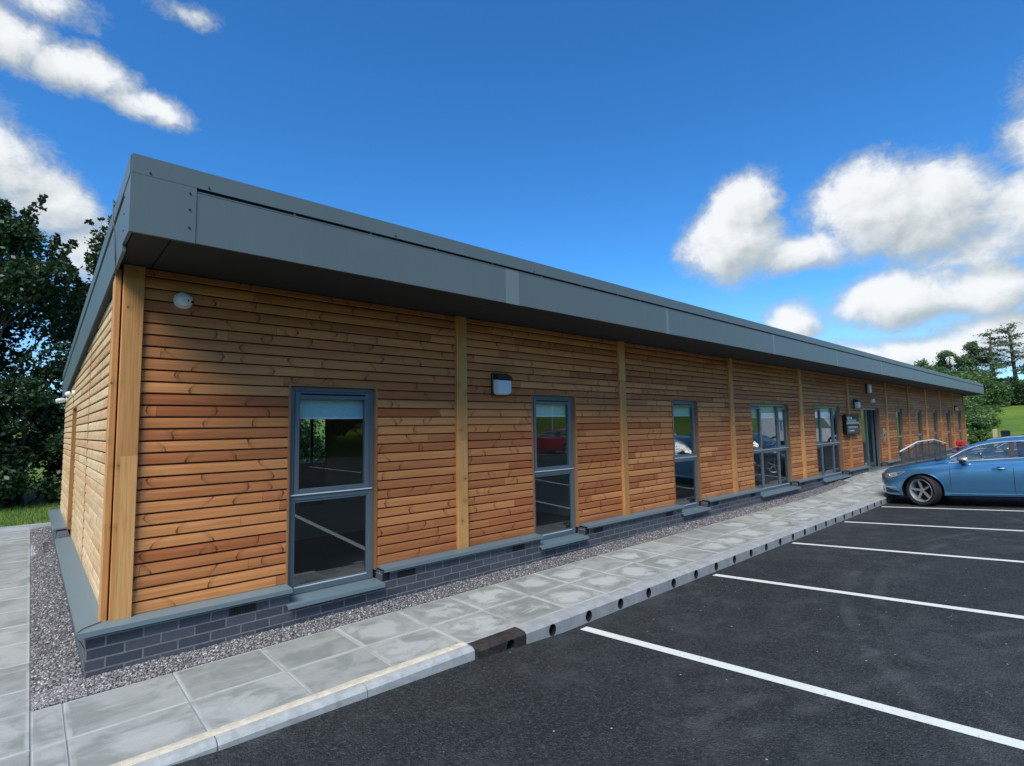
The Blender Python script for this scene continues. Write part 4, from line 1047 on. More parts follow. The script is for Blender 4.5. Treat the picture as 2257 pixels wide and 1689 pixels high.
def car(xc, ynose, paint, label, steer=0.0, flip=1, wheels=True, base=None, slope=.061, grp=None, name='parked_car'):
    """flip=1: nose points to +Y (towards the building)"""
    zg = lambda s: (base if base is not None else -.487 + slope*(-1.62-ynose)) + slope*s*flip
    Z0 = zg(0)
    def P(s, hw, h): return (xc + hw, ynose - flip*s, zg(s) + h)
    root = empty(name, (xc, ynose - flip*2.3, zg(2.3)), label, 'car', grp)
    Wf = lambda s: float(I(s, [0,.03,.08,.16,.26,.40,.62,1.0,3.6,4.15,4.4,4.52,4.58], [.30,.46,.60,.72,.81,.875,.915,.93,.93,.90,.84,.74,.62]))
    hb = lambda s: float(I(s, [0,.08,.2,.4,.8,1.35,2.4,4.0,4.4,4.58], [.61,.68,.72,.768,.842,.900,.940,.985,.97,.90]))
    hc = lambda s: float(I(s, [0,.04,.12,.3,.6,.9,1.2,1.36,1.5,4.3,4.45,4.58], [.64,.735,.785,.842,.902,.945,.978,.982,.93,1.0,.99,.93]))
    bo = lambda s: float(I(s, [0,.05,.15,.5,1.2,3.4,4.2,4.58], [.34,.25,.205,.185,.20,.20,.22,.34]))
    def section(s):
        W_, b_, sh, c_ = Wf(s), bo(s), hb(s), hc(s)
        c_ = max(c_, sh+.012) if s > 1.3 else c_
        mid = .5*(b_+sh)
        return [(0, b_), (W_-.14, b_), (W_-.045, b_+.025), (W_-.040, b_+.070), (W_-.026, b_+.105), (W_-.004, mid-.02), (W_, mid+.08), (W_-.006, sh-.13), (W_-.022, sh-.055),
                (W_-.050, sh-.012), (W_-.10, sh+.010+(c_-sh)*.15), (W_*.72, sh+(c_-sh)*.62), (W_*.42, sh+(c_-sh)*.9), (0, c_)]
    ss = sorted(set([round(v, 3) for v in list(np.linspace(0, .4, 13)) + list(np.linspace(.4, 1.5, 23)) + list(np.linspace(1.5, 4.1, 30)) + list(np.linspace(4.1, 4.58, 10))]))
    secs = [section(s) for s in ss]
    n = len(secs[0])
    mb = MB(); vs = []
    for s, sec in zip(ss, secs):
        ring = [(w_, h) for w_, h in sec] + [(-w_, h) for w_, h in sec[-2:0:-1]]
        vs += [P(s, w_, h) for w_, h in ring]
    k = 2*n-2; fs = []
    for i in range(len(ss)-1):
        for j in range(k): fs.append((i*k+j, i*k+(j+1)%k, (i+1)*k+(j+1)%k, (i+1)*k+j))
    fs.append(tuple(range(k))); fs.append(tuple((len(ss)-1)*k+j for j in range(k))[::-1])
    mb.add(vs, fs)
    body = mb.build('body', [paint, M['black']], root)
    # wheel arches cut with boolean
    WB = (.835, 3.58)
    cut = MB()
    for s_ in WB:
        for sd_ in (-1, 1):
            c = P(s_, 0, .315); N = 40; r_ = .372
            ring = [(c[1]+r_*math.cos(2*math.pi*q/N), c[2]+r_*math.sin(2*math.pi*q/N)) for q in range(N)]
            xa, xb = sorted((xc+sd_*.60, xc+sd_*1.05)); cut.prism(ring, 0, xa, xb, 0)
    cu = cut.build('cutter', [M['black']])
    md = body.modifiers.new('b', 'BOOLEAN'); md.operation = 'DIFFERENCE'; md.object = cu; md.solver = 'EXACT'
    try: md.material_mode = 'TRANSFER'
    except Exception: pass
    bpy.context.view_layer.update()
    dg = bpy.context.evaluated_depsgraph_get()
    me = bpy.data.meshes.new_from_object(body.evaluated_get(dg)); body.modifiers.clear(); body.data = me
    bpy.data.objects.remove(cu)
    me.polygons.foreach_set('use_smooth', [True]*len(me.polygons)); me.set_sharp_from_angle(angle=R(32))
    def halfw(s, h):
        sec = section(s)[1:11]; return float(I(h, [q[1] for q in sec], [q[0] for q in sec]))
    def patch(nm, srange, hlo, hhi, m_, off, par, sd_=-1, ns=8, nh=6, fn=None, thick=.004):
        mb = MB(); vs = []
        for i in range(ns+1):
            s = srange[0]+(srange[1]-srange[0])*i/ns; a = hlo(s) if callable(hlo) else hlo; b2 = hhi(s) if callable(hhi) else hhi
            for j in range(nh+1):
                h = a+(b2-a)*j/nh; vs.append(P(s, sd_*(halfw(s, h)+off), h))
        fs = [(i*(nh+1)+j, (i+1)*(nh+1)+j, (i+1)*(nh+1)+j+1, i*(nh+1)+j+1) for i in range(ns) for j in range(nh)]
        mb.add(vs, fs); o = mb.build(nm, [m_], par, recalc=False); o.data.polygons.foreach_set('use_smooth', [True]*len(o.data.polygons))
        return o
    def line(nm, pts, r_, m_, par, sd_=-1, off=0.0):
        mb = MB(); mb.tube([P(s, sd_*(halfw(s, h)+off), h) for s, h in pts], r_, 6); return mb.build(nm, [m_], par, smooth=60)
    for sd_ in (-1, 1):
        for (s0, s1) in ((1.315, 2.275), (2.285, 3.22)):
            d_ = patch('door', (s0+.004, s1-.004), lambda s: .255, lambda s: hb(s)-.035, paint, .0022, root, sd_, 14, 12)
            line('door_gap', [(s0+.05*max(0, .45-h) if s0 < 2 else s0, h) for h in np.linspace(.25, hb(s0)-.01, 9)], .0042, M['slot'], d_, sd_, -.0012)
            line('door_gap', [(s, .25) for s in np.linspace(s0, s1, 8)], .0035, M['slot'], d_, sd_, -.001)
            hx0 = s1-.30
            hd = MB(); hd.tube([P(s, sd_*(halfw(s, .77)+o_), .77+.0) for s, o_ in ((hx0, .004), (hx0+.02, .028), (hx0+.10, .034), (hx0+.19, .028), (hx0+.215, .004))], [.009,.014,.015,.014,.009], 8); hd.build('handle', [paint], d_, smooth=60)
            hr = MB(); c = P(hx0+.105, sd_*(halfw(hx0+.1, .765)+.0035), .768); hr.add([(c[0], c[1]+.055*math.cos(q), c[2]+.034*math.sin(q)) for q in [2*math.pi*i/16 for i in range(16)]], [tuple(range(16))]); hr.build('handle_recess', [M['slot']], d_)
        patch('sill_trim', (1.25, 3.22), .205, .232, M['chrome'] if False else paint, .004, root, sd_, 10, 2)
        line('side_moulding', [(s, .262) for s in np.linspace(1.28, 3.2, 10)], .006, paint, root, sd_, .004)
        # wing shut line and arch lip
        line('bonnet_gap', [(s, hb(s)-.002) for s in np.linspace(.42, 1.40, 12)], .0035, M['slot'], root, sd_, -.001)
        for s_ in WB:
            al = MB(); c = P(s_, 0, .315)
            pts = []
            for q in np.linspace(-.25, math.pi+.25, 26):
                sy, hz_ = .376*math.cos(q), .376*math.sin(q); s1_ = s_ - flip*0 - sy*1.0; h = .315+hz_
                if h > .20: pts.append(P(s1_, sd_*(halfw(s1_, h)+.002), h))
            al.tube(pts, .0075, 6); al.build('arch_lip', [paint], root, smooth=60)
    # headlamps, grille, intakes
    for sd_ in (-1, 1):
        lo = lambda s: float(I(s, [.10,.24,.38,.55], [.590,.590,.625,.722])); hi = lambda s: float(I(s, [.10,.24,.38,.55], [.665,.690,.712,.730]))
        H_ = patch('headlight', (.10, .55), lo, hi, M['lamp_back'], .003, root, sd_, 14, 5)
        for s_c, h_c, rr_ in ((.22, .636, .034), (.34, .662, .026)):
            c = P(s_c, sd_*(halfw(s_c, h_c)+.006), h_c); q = MB(); lathe(q, c, (sd_*.8, flip*.6, 0), [(0, rr_), (.008, rr_*.9), (.012, rr_*.4)], 14); q.build('lamp', [M['lamp']], H_, smooth=40)
        patch('lamp_strip', (.40, .54), lambda s: lo(s)+.012, lambda s: hi(s)-.006, M['lamp'], .0065, H_, sd_, 6, 2)
        patch('lamp_lens', (.10, .55), lo, hi, M['lens'], .014, H_, sd_, 12, 5)
        it = patch('lower_intake', (.12, .40), lambda s: .265, lambda s: float(I(s, [.12, .40], [.37, .30])), M['black'], .004, root, sd_, 8, 3)
        line('intake_trim', [(s, .385) for s in np.linspace(.13, .36, 6)], .006, M['chrome'], it, sd_, .005)
        patch('tail_lamp', (4.36, 4.54), .72, .93, red, .004, root, sd_, 5, 5)
    g = MB()
    yn = lambda dy: ynose + flip*dy
    def bx(x0, x1, dy0, dy1, h0, h1, mi=0):
        y0, y1 = sorted((yn(dy0), yn(dy1))); g.box(xc+x0, xc+x1, y0, y1, Z0+h0, Z0+h1, mi, .008)
    bx(-.36, .36, -.05, .008, .44, .66); g_ = g.build('grille', [M['slot']], root)
    g = MB()
    for h in np.linspace(.47, .63, 6): bx(-.34, .34, .002, .013, h-.004, h+.004)
    g.build('grille_bar', [M['chrome']], g_)
    g = MB(); bx(-.34, .34, -.10, .001, .27, .37); g.build('bumper_intake', [M['black']], root)
    g = MB(); bx(-.52, .52, -.24, -.05, .185, .215); g.build('splitter', [M['black']], root)
    # cabin
    PB = P; P = lambda s, w_, h: PB(s-.115, w_, h)
    hcab = lambda s: float(I(s, [1.20,1.30,1.55,1.85,2.05,2.3,2.8,3.5,4.0,4.25,4.42,4.50], [.945,.985,1.135,1.285,1.345,1.372,1.385,1.365,1.32,1.255,1.10,.99]))
    hsd = lambda s: float(I(s, [1.20,1.34,1.50,1.70,1.86,2.1,2.4,2.8,3.4,4.0,4.25,4.42,4.50], [.90,.935,1.055,1.195,1.262,1.312,1.330,1.336,1.322,1.26,1.18,1.05,.97]))
    wsd = lambda s: float(I(s, [1.20,1.34,1.6,1.86,2.1,2.6,3.6,4.25,4.50], [.86,.83,.735,.665,.628,.615,.60,.60,.64]))
    wbs = lambda s: float(I(s, [1.2,1.4,4.0,4.5], [.87,.862,.855,.78]))
    def csec(s):
        b_ = (wbs(s), hb(s)-.02); t_ = (wsd(s), max(hsd(s), hb(s)-.01)); c_ = max(hcab(s), t_[1]+.004)
        f = lambda a: (b_[0]+(t_[0]-b_[0])*a + .022*math.sin(math.pi*a), b_[1]+(t_[1]-b_[1])*a)
        return [b_, f(.10), f(.5), f(.86), f(.965), (t_[0]-.03, t_[1]+.018), (t_[0]*.62, t_[1]+(c_-t_[1])*.72+.008), (0, c_+.008)]
    cs = list(np.linspace(1.20, 2.1, 19)) + list(np.linspace(2.18, 4.50, 30))
    side, wind, shell, black = [], [], [], []
    SEC = [csec(s) for s in cs]; kk = len(SEC[0])
    shellmb = MB(); V = []
    for s, sec in zip(cs, SEC):
        ring = sec + [(-w_, h) for w_, h in sec[-2::-1]]; V += [P(s, w_, h) for w_, h in ring]
    K = 2*kk-1
    fsh, ffr, fre = [], [], []; fsd = {}; fbk = {}
    for i in range(len(cs)-1):
        sm_ = (cs[i]+cs[i+1])/2
        for j in range(K-1):
            jj = j if j < kk-1 else K-2-j
            q = (i*K+j, i*K+j+1, (i+1)*K+j+1, (i+1)*K+j)
            if jj in (1, 2) and sm_ > 1.46 and sm_ < 4.12:
                if 2.31 < sm_ < 2.42 or 3.24 < sm_ < 3.32: fbk.setdefault((j < kk-1, sm_ > 3), []).append(q)
                else: fsd.setdefault((j < kk-1, sm_ > 2.36, sm_ > 3.28), []).append(q)
            elif jj >= 5 and sm_ < 2.02: ffr.append(q)
            elif jj >= 5 and 4.1 < sm_ < 4.42: fre.append(q)
            else: fsh.append(q)
    def sub(nm, faces, m_, par):
        used = sorted({v for f in faces for v in f}); mp = {v: i for i, v in enumerate(used)}
        mb = MB(); mb.add([V[v] for v in used], [tuple(mp[v] for v in f) for f in faces]); o = mb.build(nm, [m_], par, smooth=40); return o
    sh_ = sub('roof', fsh, paint, root); 
    sub('windscreen', ffr, M['car_glass'], root); sub('rear_window', fre, M['car_glass'], root)
    for key, f in fbk.items(): sub('door_pillar', f, M['black'], root)
    for key, f in fsd.items(): sub('side_window', f, M['car_glass'], root)
    for sd_ in (-1, 1):
        tr = MB(); pts = [P(s, sd_*(csec(s)[3][0]+.004), csec(s)[3][1]+.006) for s in np.linspace(1.44, 4.1, 24)]; tr.tube(pts, .011, 6)
        pts = [P(s, sd_*(csec(s)[1][0]+.006), csec(s)[1][1]-.004) for s in np.linspace(1.42, 4.1, 20)]; tr.tube(pts, .011, 6); tr.build('window_trim', [M['chrome']], root, smooth=60)
        # roof rail
        rr_ = MB(); pts = [P(s, sd_*(wsd(s)-.03), hsd(s)+.035+(.028 if 2.85 < s < 3.9 else 0)) for s in np.linspace(2.75, 4.0, 12)]; rr_.tube(pts, .013, 8); rr_.build('roof_rail', [M['chrome']], root, smooth=60)
        # mirror
        m_ = MB(); c = P(1.66, sd_*1.02, .965); vs = []
        N = 14; ring = []
        for (dd, sc_) in ((-.085, .35), (-.07, .75), (-.03, 1.0), (.05, 1.0), (.065, .92)):
            for q in range(N):
                th = 2*math.pi*q/N; vs.append((c[0]+sd_*.095*sc_*math.cos(th), c[1]-flip*dd, c[2]+.062*sc_*math.sin(th)*(1 if math.sin(th) > 0 else .8)))
        m_.add(vs, [(i*N+q, i*N+(q+1)%N, (i+1)*N+(q+1)%N, (i+1)*N+q) for i in range(4) for q in range(N)] + [tuple(range(N)), tuple(4*N+q for q in range(N))])
        mo = m_.build('wing_mirror', [mat('mirror_cap', (.42,.44,.43), .25, .8)], root, smooth=50)
        ar = MB(); a0 = P(1.62, sd_*.86, .905); ar.tube([a0, (c[0]-sd_*.03, c[1], c[2]-.045)], [.022, .028], 8); ar.box(c[0]-.075, c[0]+.075, c[1]-.05, c[1]+.05, c[2]-.062, c[2]-.040, bev=.01); ar.build('mirror_base', [M['black']], mo)
    # wipers / scuttle
    wmb = MB(); wmb.tube([P(1.16, -.62, .952), P(1.22, -.3, .962), P(1.24, .1, .972), P(1.2, .5, .96)], .022, 8); wmb.build('scuttle', [M['black']], root)
    # interior
    im = MB()
    for sx in (-.37, .37):
        for s_ in (2.25, 3.25):
            a = P(s_, sx, 0); im.box(a[0]-.24, a[0]+.24, a[1]-.25, a[1]+.25, a[2]+.30, a[2]+.58, bev=.06)
            b2 = P(s_+.28, sx, 0); im.box(b2[0]-.23, b2[0]+.23, b2[1]-.06, b2[1]+.06, b2[2]+.50, b2[2]+1.06, bev=.05)
            im.box(b2[0]-.12, b2[0]+.12, b2[1]-.045, b2[1]+.045, b2[2]+1.08, b2[2]+1.24, bev=.04)
    a = P(1.45, 0, 0); im.box(a[0]-.7, a[0]+.7, a[1]-.2, a[1]+.2, a[2]+.55, a[2]+.93, bev=.05)
    im.build('seats', [M['seat']], root)
    st = MB(); c = P(1.80, .37, .88); st.tube([(c[0]+.17*math.cos(q), c[1]+flip*.06*math.sin(q), c[2]+.16*math.sin(q)) for q in np.linspace(0, 2*math.pi, 20)], .014, 6); st.build('steering_wheel', [M['seat']], root)
    P = PB
    # wheels
    for s_, rear in ((WB[0], 0), (WB[1], 1)):
        for sd_ in (-1, 1):
            c = Vector(P(s_, sd_*.815, .322)); a_ = 0 if rear else steer
            ax = Vector((sd_*math.cos(a_), (1 if sd_ < 0 else -1)*math.sin(a_)*flip, 0))
            ex = Vector((-ax.y, ax.x, 0))
            def LP(d, u, v): return c + ax*d + ex*u + Vector((0,0,1))*v
            t_ = MB(); prof = [(-.10,.232),(-.105,.30),(-.085,.320),(-.03,.324),(.03,.324),(.080,.320),(.102,.300),(.098,.262),(.086,.240),(.06,.232)]
            lathe(t_, c, ax, prof, 40, caps=False)
            wheel = empty_child('wheel', root)
            t_.build('tyre', [M['tyre']], wheel, smooth=35)
            r_ = MB(); N = 40; vs = []
            pr = [(-.09,.232),(.070,.228),(.086,.240),(.090,.235),(.080,.222),(.030,.205),(-.06,.20)]
            for d, rr_ in pr:
                for q in range(N): th = 2*math.pi*q/N; vs.append(LP(d, rr_*math.cos(th), rr_*math.sin(th)))
            r_.add(vs, [(i*N+q, i*N+(q+1)%N, (i+1)*N+(q+1)%N, (i+1)*N+q) for i in range(len(pr)-1) for q in range(N)])
            hub = []
            for q in range(5):
                th = 2*math.pi*q/5 + .3 + math.pi/2
                def RP(rad, ang, d): return LP(d, rad*math.cos(ang), rad*math.sin(ang))
                # blade-like twisted spoke, two-sided wedge
                A = [RP(.030, th-.9, .045), RP(.050, th+.40, .045), RP(.222, th+.02, .066), RP(.224, th-.16, .074)]
                Bk = [RP(.030, th-.9, .01), RP(.050, th+.40, .01), RP(.222, th+.02, .035), RP(.224, th-.16, .035)]
                r_.add(A+Bk, [(0,1,2,3),(4,7,6,5),(0,4,5,1),(1,5,6,2),(3,7,4,0)])
            lathe(r_, LP(.03,0,0), ax, [(0,.05),(.02,.045),(.024,.03)], 16)
            r_.build('rim', [M['rim']], wheel, smooth=30)
            bd = MB(); lathe(bd, LP(-.07,0,0), ax, [(0,.20),(.02,.20)], 30); lathe(bd, LP(-.04,0,0), ax, [(0,.155),(.02,.155)], 30); bd.build('brake_disc', [M['rim_dark']], wheel)
    return root
def empty_child(name, par):
    o = bpy.data.objects.new(name, None); o.empty_display_size = .1; col.objects.link(o); o.parent = par; ORG[o.name] = ORG[par.name]; return o
car(14.555, -1.53, carpaint('blue_paint', (.085,.27,.48), .6), 'metallic blue estate car parked nose-in at the kerb, front wheel turned', steer=R(26), name='blue_car')
car(19.55, -1.75, carpaint('graphite_paint', (.10,.11,.115)), 'dark silver estate car parked two bays beyond the blue car', grp=None)
car(21.7, -17.6, carpaint('red_paint_car', (.35,.01,.02), .2), 'red car parked across the car park, seen in the window reflection', flip=-1, slope=0, base=-.17)
car(26.6, -17.6, carpaint('white_paint_car', (.6,.62,.62), .0), 'white car parked across the car park, nearest the lamp post', flip=-1, slope=0, base=-.17)

# white van with blue lettering further along the row (seen in the glass of the window left of the sign)
vx, vy = 36.4, -4.9
t = empty('white_van', (vx, vy-2.4, asph(vx, vy)), 'tall white panel van with blue letters parked further along the row', 'van')
wp = mat('van_white', (.70,.72,.72), .3, coat=.6); vz = asph(vx, vy-2.4)
mb = MB()
mb.prism([(vy, vz+.35), (vy-.02, vz+.85), (vy-.75, vz+1.10), (vy-1.35, vz+1.95), (vy-1.7, vz+2.15), (vy-5.2, vz+2.18), (vy-5.3, vz+.35)], 0, vx-.95, vx+.95)
mb.build('body', [wp], t)
mb = MB()
for sx in (-1, 1): mb.prism([(vy-.95, vz+1.15), (vy-1.4, vz+1.80), (vy-1.95, vz+1.80), (vy-1.95, vz+1.15)], 0, vx+sx*.951, vx+sx*.956)
mb.build('side_window', [M['car_glass']], t)
mb = MB(); mb.add([(vx-.8, vy-.78, vz+1.15), (vx+.8, vy-.78, vz+1.15), (vx+.72, vy-1.33, vz+1.90), (vx-.72, vy-1.33, vz+1.90)], [(0,1,2,3)]); mb.build('windscreen', [M['rim_dark']], t)
for s_ in (.9, 4.3):
    for sx in (-1, 1):
        mb = MB(); lathe(mb, (vx+sx*.80, vy-s_, vz+.34), (sx, 0, 0), [(-.1,.25),(-.1,.33),(.13,.34),(.16,.32),(.16,.2),(.10,.18)], 28); mb.build('wheel', [M['tyre']], t, smooth=35)
cu = bpy.data.curves.new('lettering', 'FONT'); cu.body = 'WT'; cu.size = .95; cu.extrude = .004
lt = bpy.data.objects.new('tmp_lettering', cu); col.objects.link(lt); bpy.context.view_layer.update()
me = bpy.data.meshes.new_from_object(lt.evaluated_get(bpy.context.evaluated_depsgraph_get())); bpy.data.objects.remove(lt)
me.materials.clear(); me.materials.append(mat('blue_lettering', (.05,.18,.55), .4))
for sx in (-1,):
    o = bpy.data.objects.new('lettering', me); col.objects.link(o); o.parent = t
    o.rotation_euler = (R(90), 0, R(-90)); o.location = (-.962, 1.0-1.2, 1.15)
    ORG[o.name] = Vector((0,0,0))

# lamp columns across the car park (seen only in the glass)
for (lx_, ly_, lb) in ((26.5, -20.5, 'slim white lamp column across the car park opposite the entrance'), (8.0, -22.5, 'slim white lamp column across the car park opposite the near windows')):
    t = empty('lamp_post', (lx_, ly_, -.3), lb, 'lamp post', 'lamp columns across the car park')
    MB().tube([(lx_, ly_, -.4), (lx_, ly_, 3.9)], [.06, .04], 10).build('column', [M['white']], t, smooth=40)
    MB().box(lx_-.12, lx_+.12, ly_, ly_+.5, 3.86, 3.96, bev=.03).build('lantern', [M['white']], t)

# ================================================================== VEGETATION
def leaf_mat(name, c1, c2, tr=.35):
    m_ = bpy.data.materials.new(name); m_.use_nodes = True; t = m_.node_tree; t.nodes.clear(); nt = NT(t)
    out = nt.new('ShaderNodeOutputMaterial'); d = nt.new('ShaderNodeBsdfDiffuse'); tl = nt.new('ShaderNodeBsdfTranslucent'); g = nt.new('ShaderNodeBsdfGlossy'); g.inputs['Roughness'].default_value = .45
    r = nt.new('ShaderNodeNewGeometry').outputs['Random Per Island']; o = nt.obj(); n = nt.noise(o, .9, 3, .6)
    c = nt.mix(nt.m('ADD', nt.m('MULTIPLY', r, .55), nt.m('MULTIPLY', n, .45)), c1, c2)
    nt.l.new(c, d.inputs[0]); nt.l.new(nt.mix(.5, c, (c2[0]*1.3, c2[1]*1.4, c2[2]*.5)), tl.inputs[0]); g.inputs[0].default_value = (.5,.55,.5,1)
    m1 = nt.new('ShaderNodeMixShader'); m1.inputs[0].default_value = tr; nt.l.new(d.outputs[0], m1.inputs[1]); nt.l.new(tl.outputs[0], m1.inputs[2])
    m2 = nt.new('ShaderNodeMixShader'); m2.inputs[0].default_value = .06; nt.l.new(m1.outputs[0], m2.inputs[1]); nt.l.new(g.outputs[0], m2.inputs[2])
    nt.l.new(m2.outputs[0], out.inputs[0]); return m_
M['leaf_dark'] = leaf_mat('dark_leaves', (.012,.034,.014), (.040,.085,.026), .25)
M['leaf_mid'] = leaf_mat('mid_leaves', (.055,.125,.036), (.14,.23,.08))
M['leaf_light'] = leaf_mat('light_leaves', (.075,.15,.035), (.19,.28,.08))
M['needle'] = leaf_mat('pine_needles', (.085,.13,.095), (.16,.22,.155), .2)
M['leaf_ridge'] = leaf_mat('ridge_leaves', (.08,.145,.07), (.17,.25,.12))
M['bark'] = mat('bark', (.055,.045,.036), .9)
M['bark_pine'] = mat('pine_bark', (.17,.115,.085), .9)
def leaves(P_, size, nrm_up=.3, rg=None, asp=.62):
    n = len(P_); a = rg.normal(size=(n, 3)); a /= np.linalg.norm(a, axis=1)[:, None]
    nn = rg.normal(size=(n, 3)); nn[:, 2] += nrm_up*3; nn /= np.linalg.norm(nn, axis=1)[:, None]
    b = np.cross(nn, a); b /= (np.linalg.norm(b, axis=1)[:, None]+1e-9); a = np.cross(b, nn)
    L = (size*rg.uniform(.6, 1.35, n))[:, None]; Wd = L*asp
    V = np.stack([P_-a*L*.5, P_+b*Wd*.5, P_+a*L*.5, P_-b*Wd*.5], 1).reshape(-1, 3)
    F = np.arange(4*n).reshape(-1, 4); return V, F
def tree(name, label, x, y, h, r, n, ls, lm, seed, base=None, low=.1, bark='bark', group=None, cat='tree', nb=22, flat=1.0, trunk_r=.16, gap=.0, lean=(0,0), shoots=0):
    rg = np.random.default_rng(seed); z0 = base if base is not None else terrain(x, y)
    t = empty(name, (x, y, z0), label, cat, group)
    tp = []; mb = MB(); rs = random.Random(seed)
    top = Vector((x+lean[0], y+lean[1], z0+h*.86)); bot = Vector((x, y, z0-.1))
    pts = [bot.lerp(top, q) + Vector((rs.uniform(-.06, .06)*h*.2, rs.uniform(-.06, .06)*h*.2, 0))*q for q in (0, .2, .4, .6, .8, 1)]
    pts[0] = bot
    mb.tube(pts, [trunk_r*v for v in (1.2, 1, .85, .62, .4, .12)], 8)
    cl = []
    for i in range(nb):
        f = low + (1-low)*(i+.5)/nb; env = math.sin(math.pi*min(1, (.12+f*.88))**.8)**.7
        th = rs.uniform(0, 2*math.pi); rad = r*env*rs.uniform(.35, .85)
        k = f*.86*5; i0 = min(int(k), 4); c0 = pts[i0].lerp(pts[i0+1], min(1, k-i0))
        c = Vector((c0.x+rad*math.cos(th), c0.y+rad*math.sin(th), z0+h*f*.94+rs.uniform(-.03, .03)*h))
        rr_ = r*rs.uniform(.28, .46)*(.75+.25*env); cl.append((c, rr_))
        st_ = pts[max(0, i0-1)].lerp(pts[i0], .7); md = st_.lerp(c, .5) + Vector((0, 0, rs.uniform(-.02, .05)*h))
        mb.tube([st_, md, c], [trunk_r*.34*(1.1-f), trunk_r*.22*(1.1-f), trunk_r*.06], 5)
        for _ in range(2):
            e_ = c + Vector((rs.uniform(-1, 1), rs.uniform(-1, 1), rs.uniform(-.4, .9))).normalized()*rr_*.9
            mb.tube([md.lerp(c, .4), e_], [trunk_r*.10, trunk_r*.02], 4)
    for _ in range(shoots):       # feathery leading shoots above the outline
        c, rr_ = cl[rs.randrange(int(nb*.55), nb)]; d_ = Vector((rs.uniform(-.8, .8), rs.uniform(-.8, .8), rs.uniform(.6, 1.2))).normalized()
        e_ = c + d_*rr_*rs.uniform(1.5, 2.3); mb.tube([c, e_], [.018, .004], 4)
        for q in np.linspace(.45, 1, 6): cl.append((c.lerp(e_, q), rr_*.17))
    mb.build('trunk', [M[bark]], t, smooth=60)
    wts = np.array([c[1]**2.1 for c in cl]); wts /= wts.sum(); idx = rg.choice(len(cl), n, p=wts)
    C = np.array([list(c[0]) for c in cl])[idx]; Rr = np.array([c[1] for c in cl])[idx]
    D = rg.normal(size=(n, 3)); D /= np.linalg.norm(D, axis=1)[:, None]
    rad = rg.uniform(.25, 1.0, n)**.55 * (1 + .28*rg.normal(size=n)*.5)
    D[:, 2] *= .72*flat
    P_ = C + D*(Rr*rad)[:, None]
    # sprays: leaves gather along twigs, leaving gaps
    cell = np.floor(P_/(ls*4.2)).astype(int); hsh = np.sin(cell[:, 0]*12.9+cell[:, 1]*78.2+cell[:, 2]*37.7+seed)*43758.5; hsh -= np.floor(hsh)
    P_ = P_[hsh > gap]; P_ = P_[P_[:, 2] > z0+.03]
    V, F = leaves(P_, ls, .25, rg); raw_mesh('crown', V, F, M[lm], t)
    return t
# behind the gable, left edge of the picture
G1 = 'tall trees behind the gable'
tree('leafy_tree', 'tall dark leafy tree at the left edge behind the gable path, feathery top', -1.5, 15.2, 8.7, 2.3, 62000, .135, 'leaf_dark', 1, low=.05, gap=.28, nb=44, shoots=16, group=G1, trunk_r=.2)
tree('leafy_tree', 'dark leafy tree close behind the roof, its tip just above the roof edge', 1.7, 17.2, 9.1, 2.2, 56000, .14, 'leaf_dark', 2, low=.05, gap=.34, nb=40, shoots=14, group=G1, trunk_r=.2)
tree('leafy_tree', 'broad dark tree left of the feathery one, past the path', -6.0, 16.5, 8.8, 3.4, 36000, .16, 'leaf_dark', 3, low=.05, gap=.2, nb=34, group=G1, trunk_r=.24)
tree('leafy_tree', 'tall dark tree standing behind the building left of centre', 6.5, 19.5, 6.6, 3.0, 20000, .18, 'leaf_dark', 4, low=.1, gap=.15, group=G1, trunk_r=.2)
for i, (x, y, h, r) in enumerate([(-4.2, 13.6, 2.9, 1.6), (-2.2, 13.2, 3.0, 1.5), (-.6, 13.4, 3.3, 1.5), (1.2, 13.8, 3.2, 1.5), (3.2, 14.0, 2.8, 1.6), (-6.6, 13.4, 2.6, 1.7), (6.0, 14, 2.6, 1.7), (9, 14.2, 2.6, 1.8), (12, 14.2, 2.6, 1.8)]):
    tree('hedge_shrub', ['dense dark shrub under the tall trees, fourth from the gable corner', 'dense dark shrub under the feathery tree beside the grass strip', 'dense dark shrub next to the gable corner, behind the far path slabs', 'dense dark shrub hidden just behind the rear corner of the building', 'dense dark shrub behind the rear wall opposite the second batten', 'dense dark shrub at the outer left end of the shrub row', 'low dark shrub behind the rear wall, third past the corner', 'low dark shrub behind the rear wall, fourth past the corner', 'low dark shrub at the far end of the row behind the rear wall'][i],
         x, y, h, r, 15000 if i < 5 else 7000, .12, 'leaf_dark', 20+i, low=.02, nb=20, group='dark shrubs behind the building', cat='shrub', trunk_r=.07)
# right: bushes at the end of the building, hedge on the slope, trees on the ridge
G2 = 'bushes beyond the end of the building'
bs = [(43.2, 1.9, 2.7, 1.9, 'leaf_mid'), (45.5, 1.0, 2.0, 1.3, 'leaf_mid'), (47.5, 2.0, 2.9, 2.2, 'leaf_light'), (49.0, 1.7, 2.6, 1.6, 'leaf_mid'), (43.0, .1, 1.35, .9, 'leaf_light'), (54, 2.2, 2.9, 2.2, 'leaf_mid'), (42, -.7, .8, .6, 'leaf_mid')]
bl = ['green bush against the far end of the building', 'loose bush right of the building end beside the slope', 'taller bush behind the far building corner', 'bush on the slope foot behind the two nearest ones', 'pale low bush in front of the meadow', 'dark bush rising above the roof end', 'smallest low bush at the foot of the meadow']
for i, (x, y, h, r, lm) in enumerate(bs): tree('bush', bl[i], x, y, h, r, 9000, .15, lm, 40+i, low=.02, nb=18, gap=.15, group=G2, cat='bush', trunk_r=.07)
G3 = 'hedge trees along the top of the meadow'
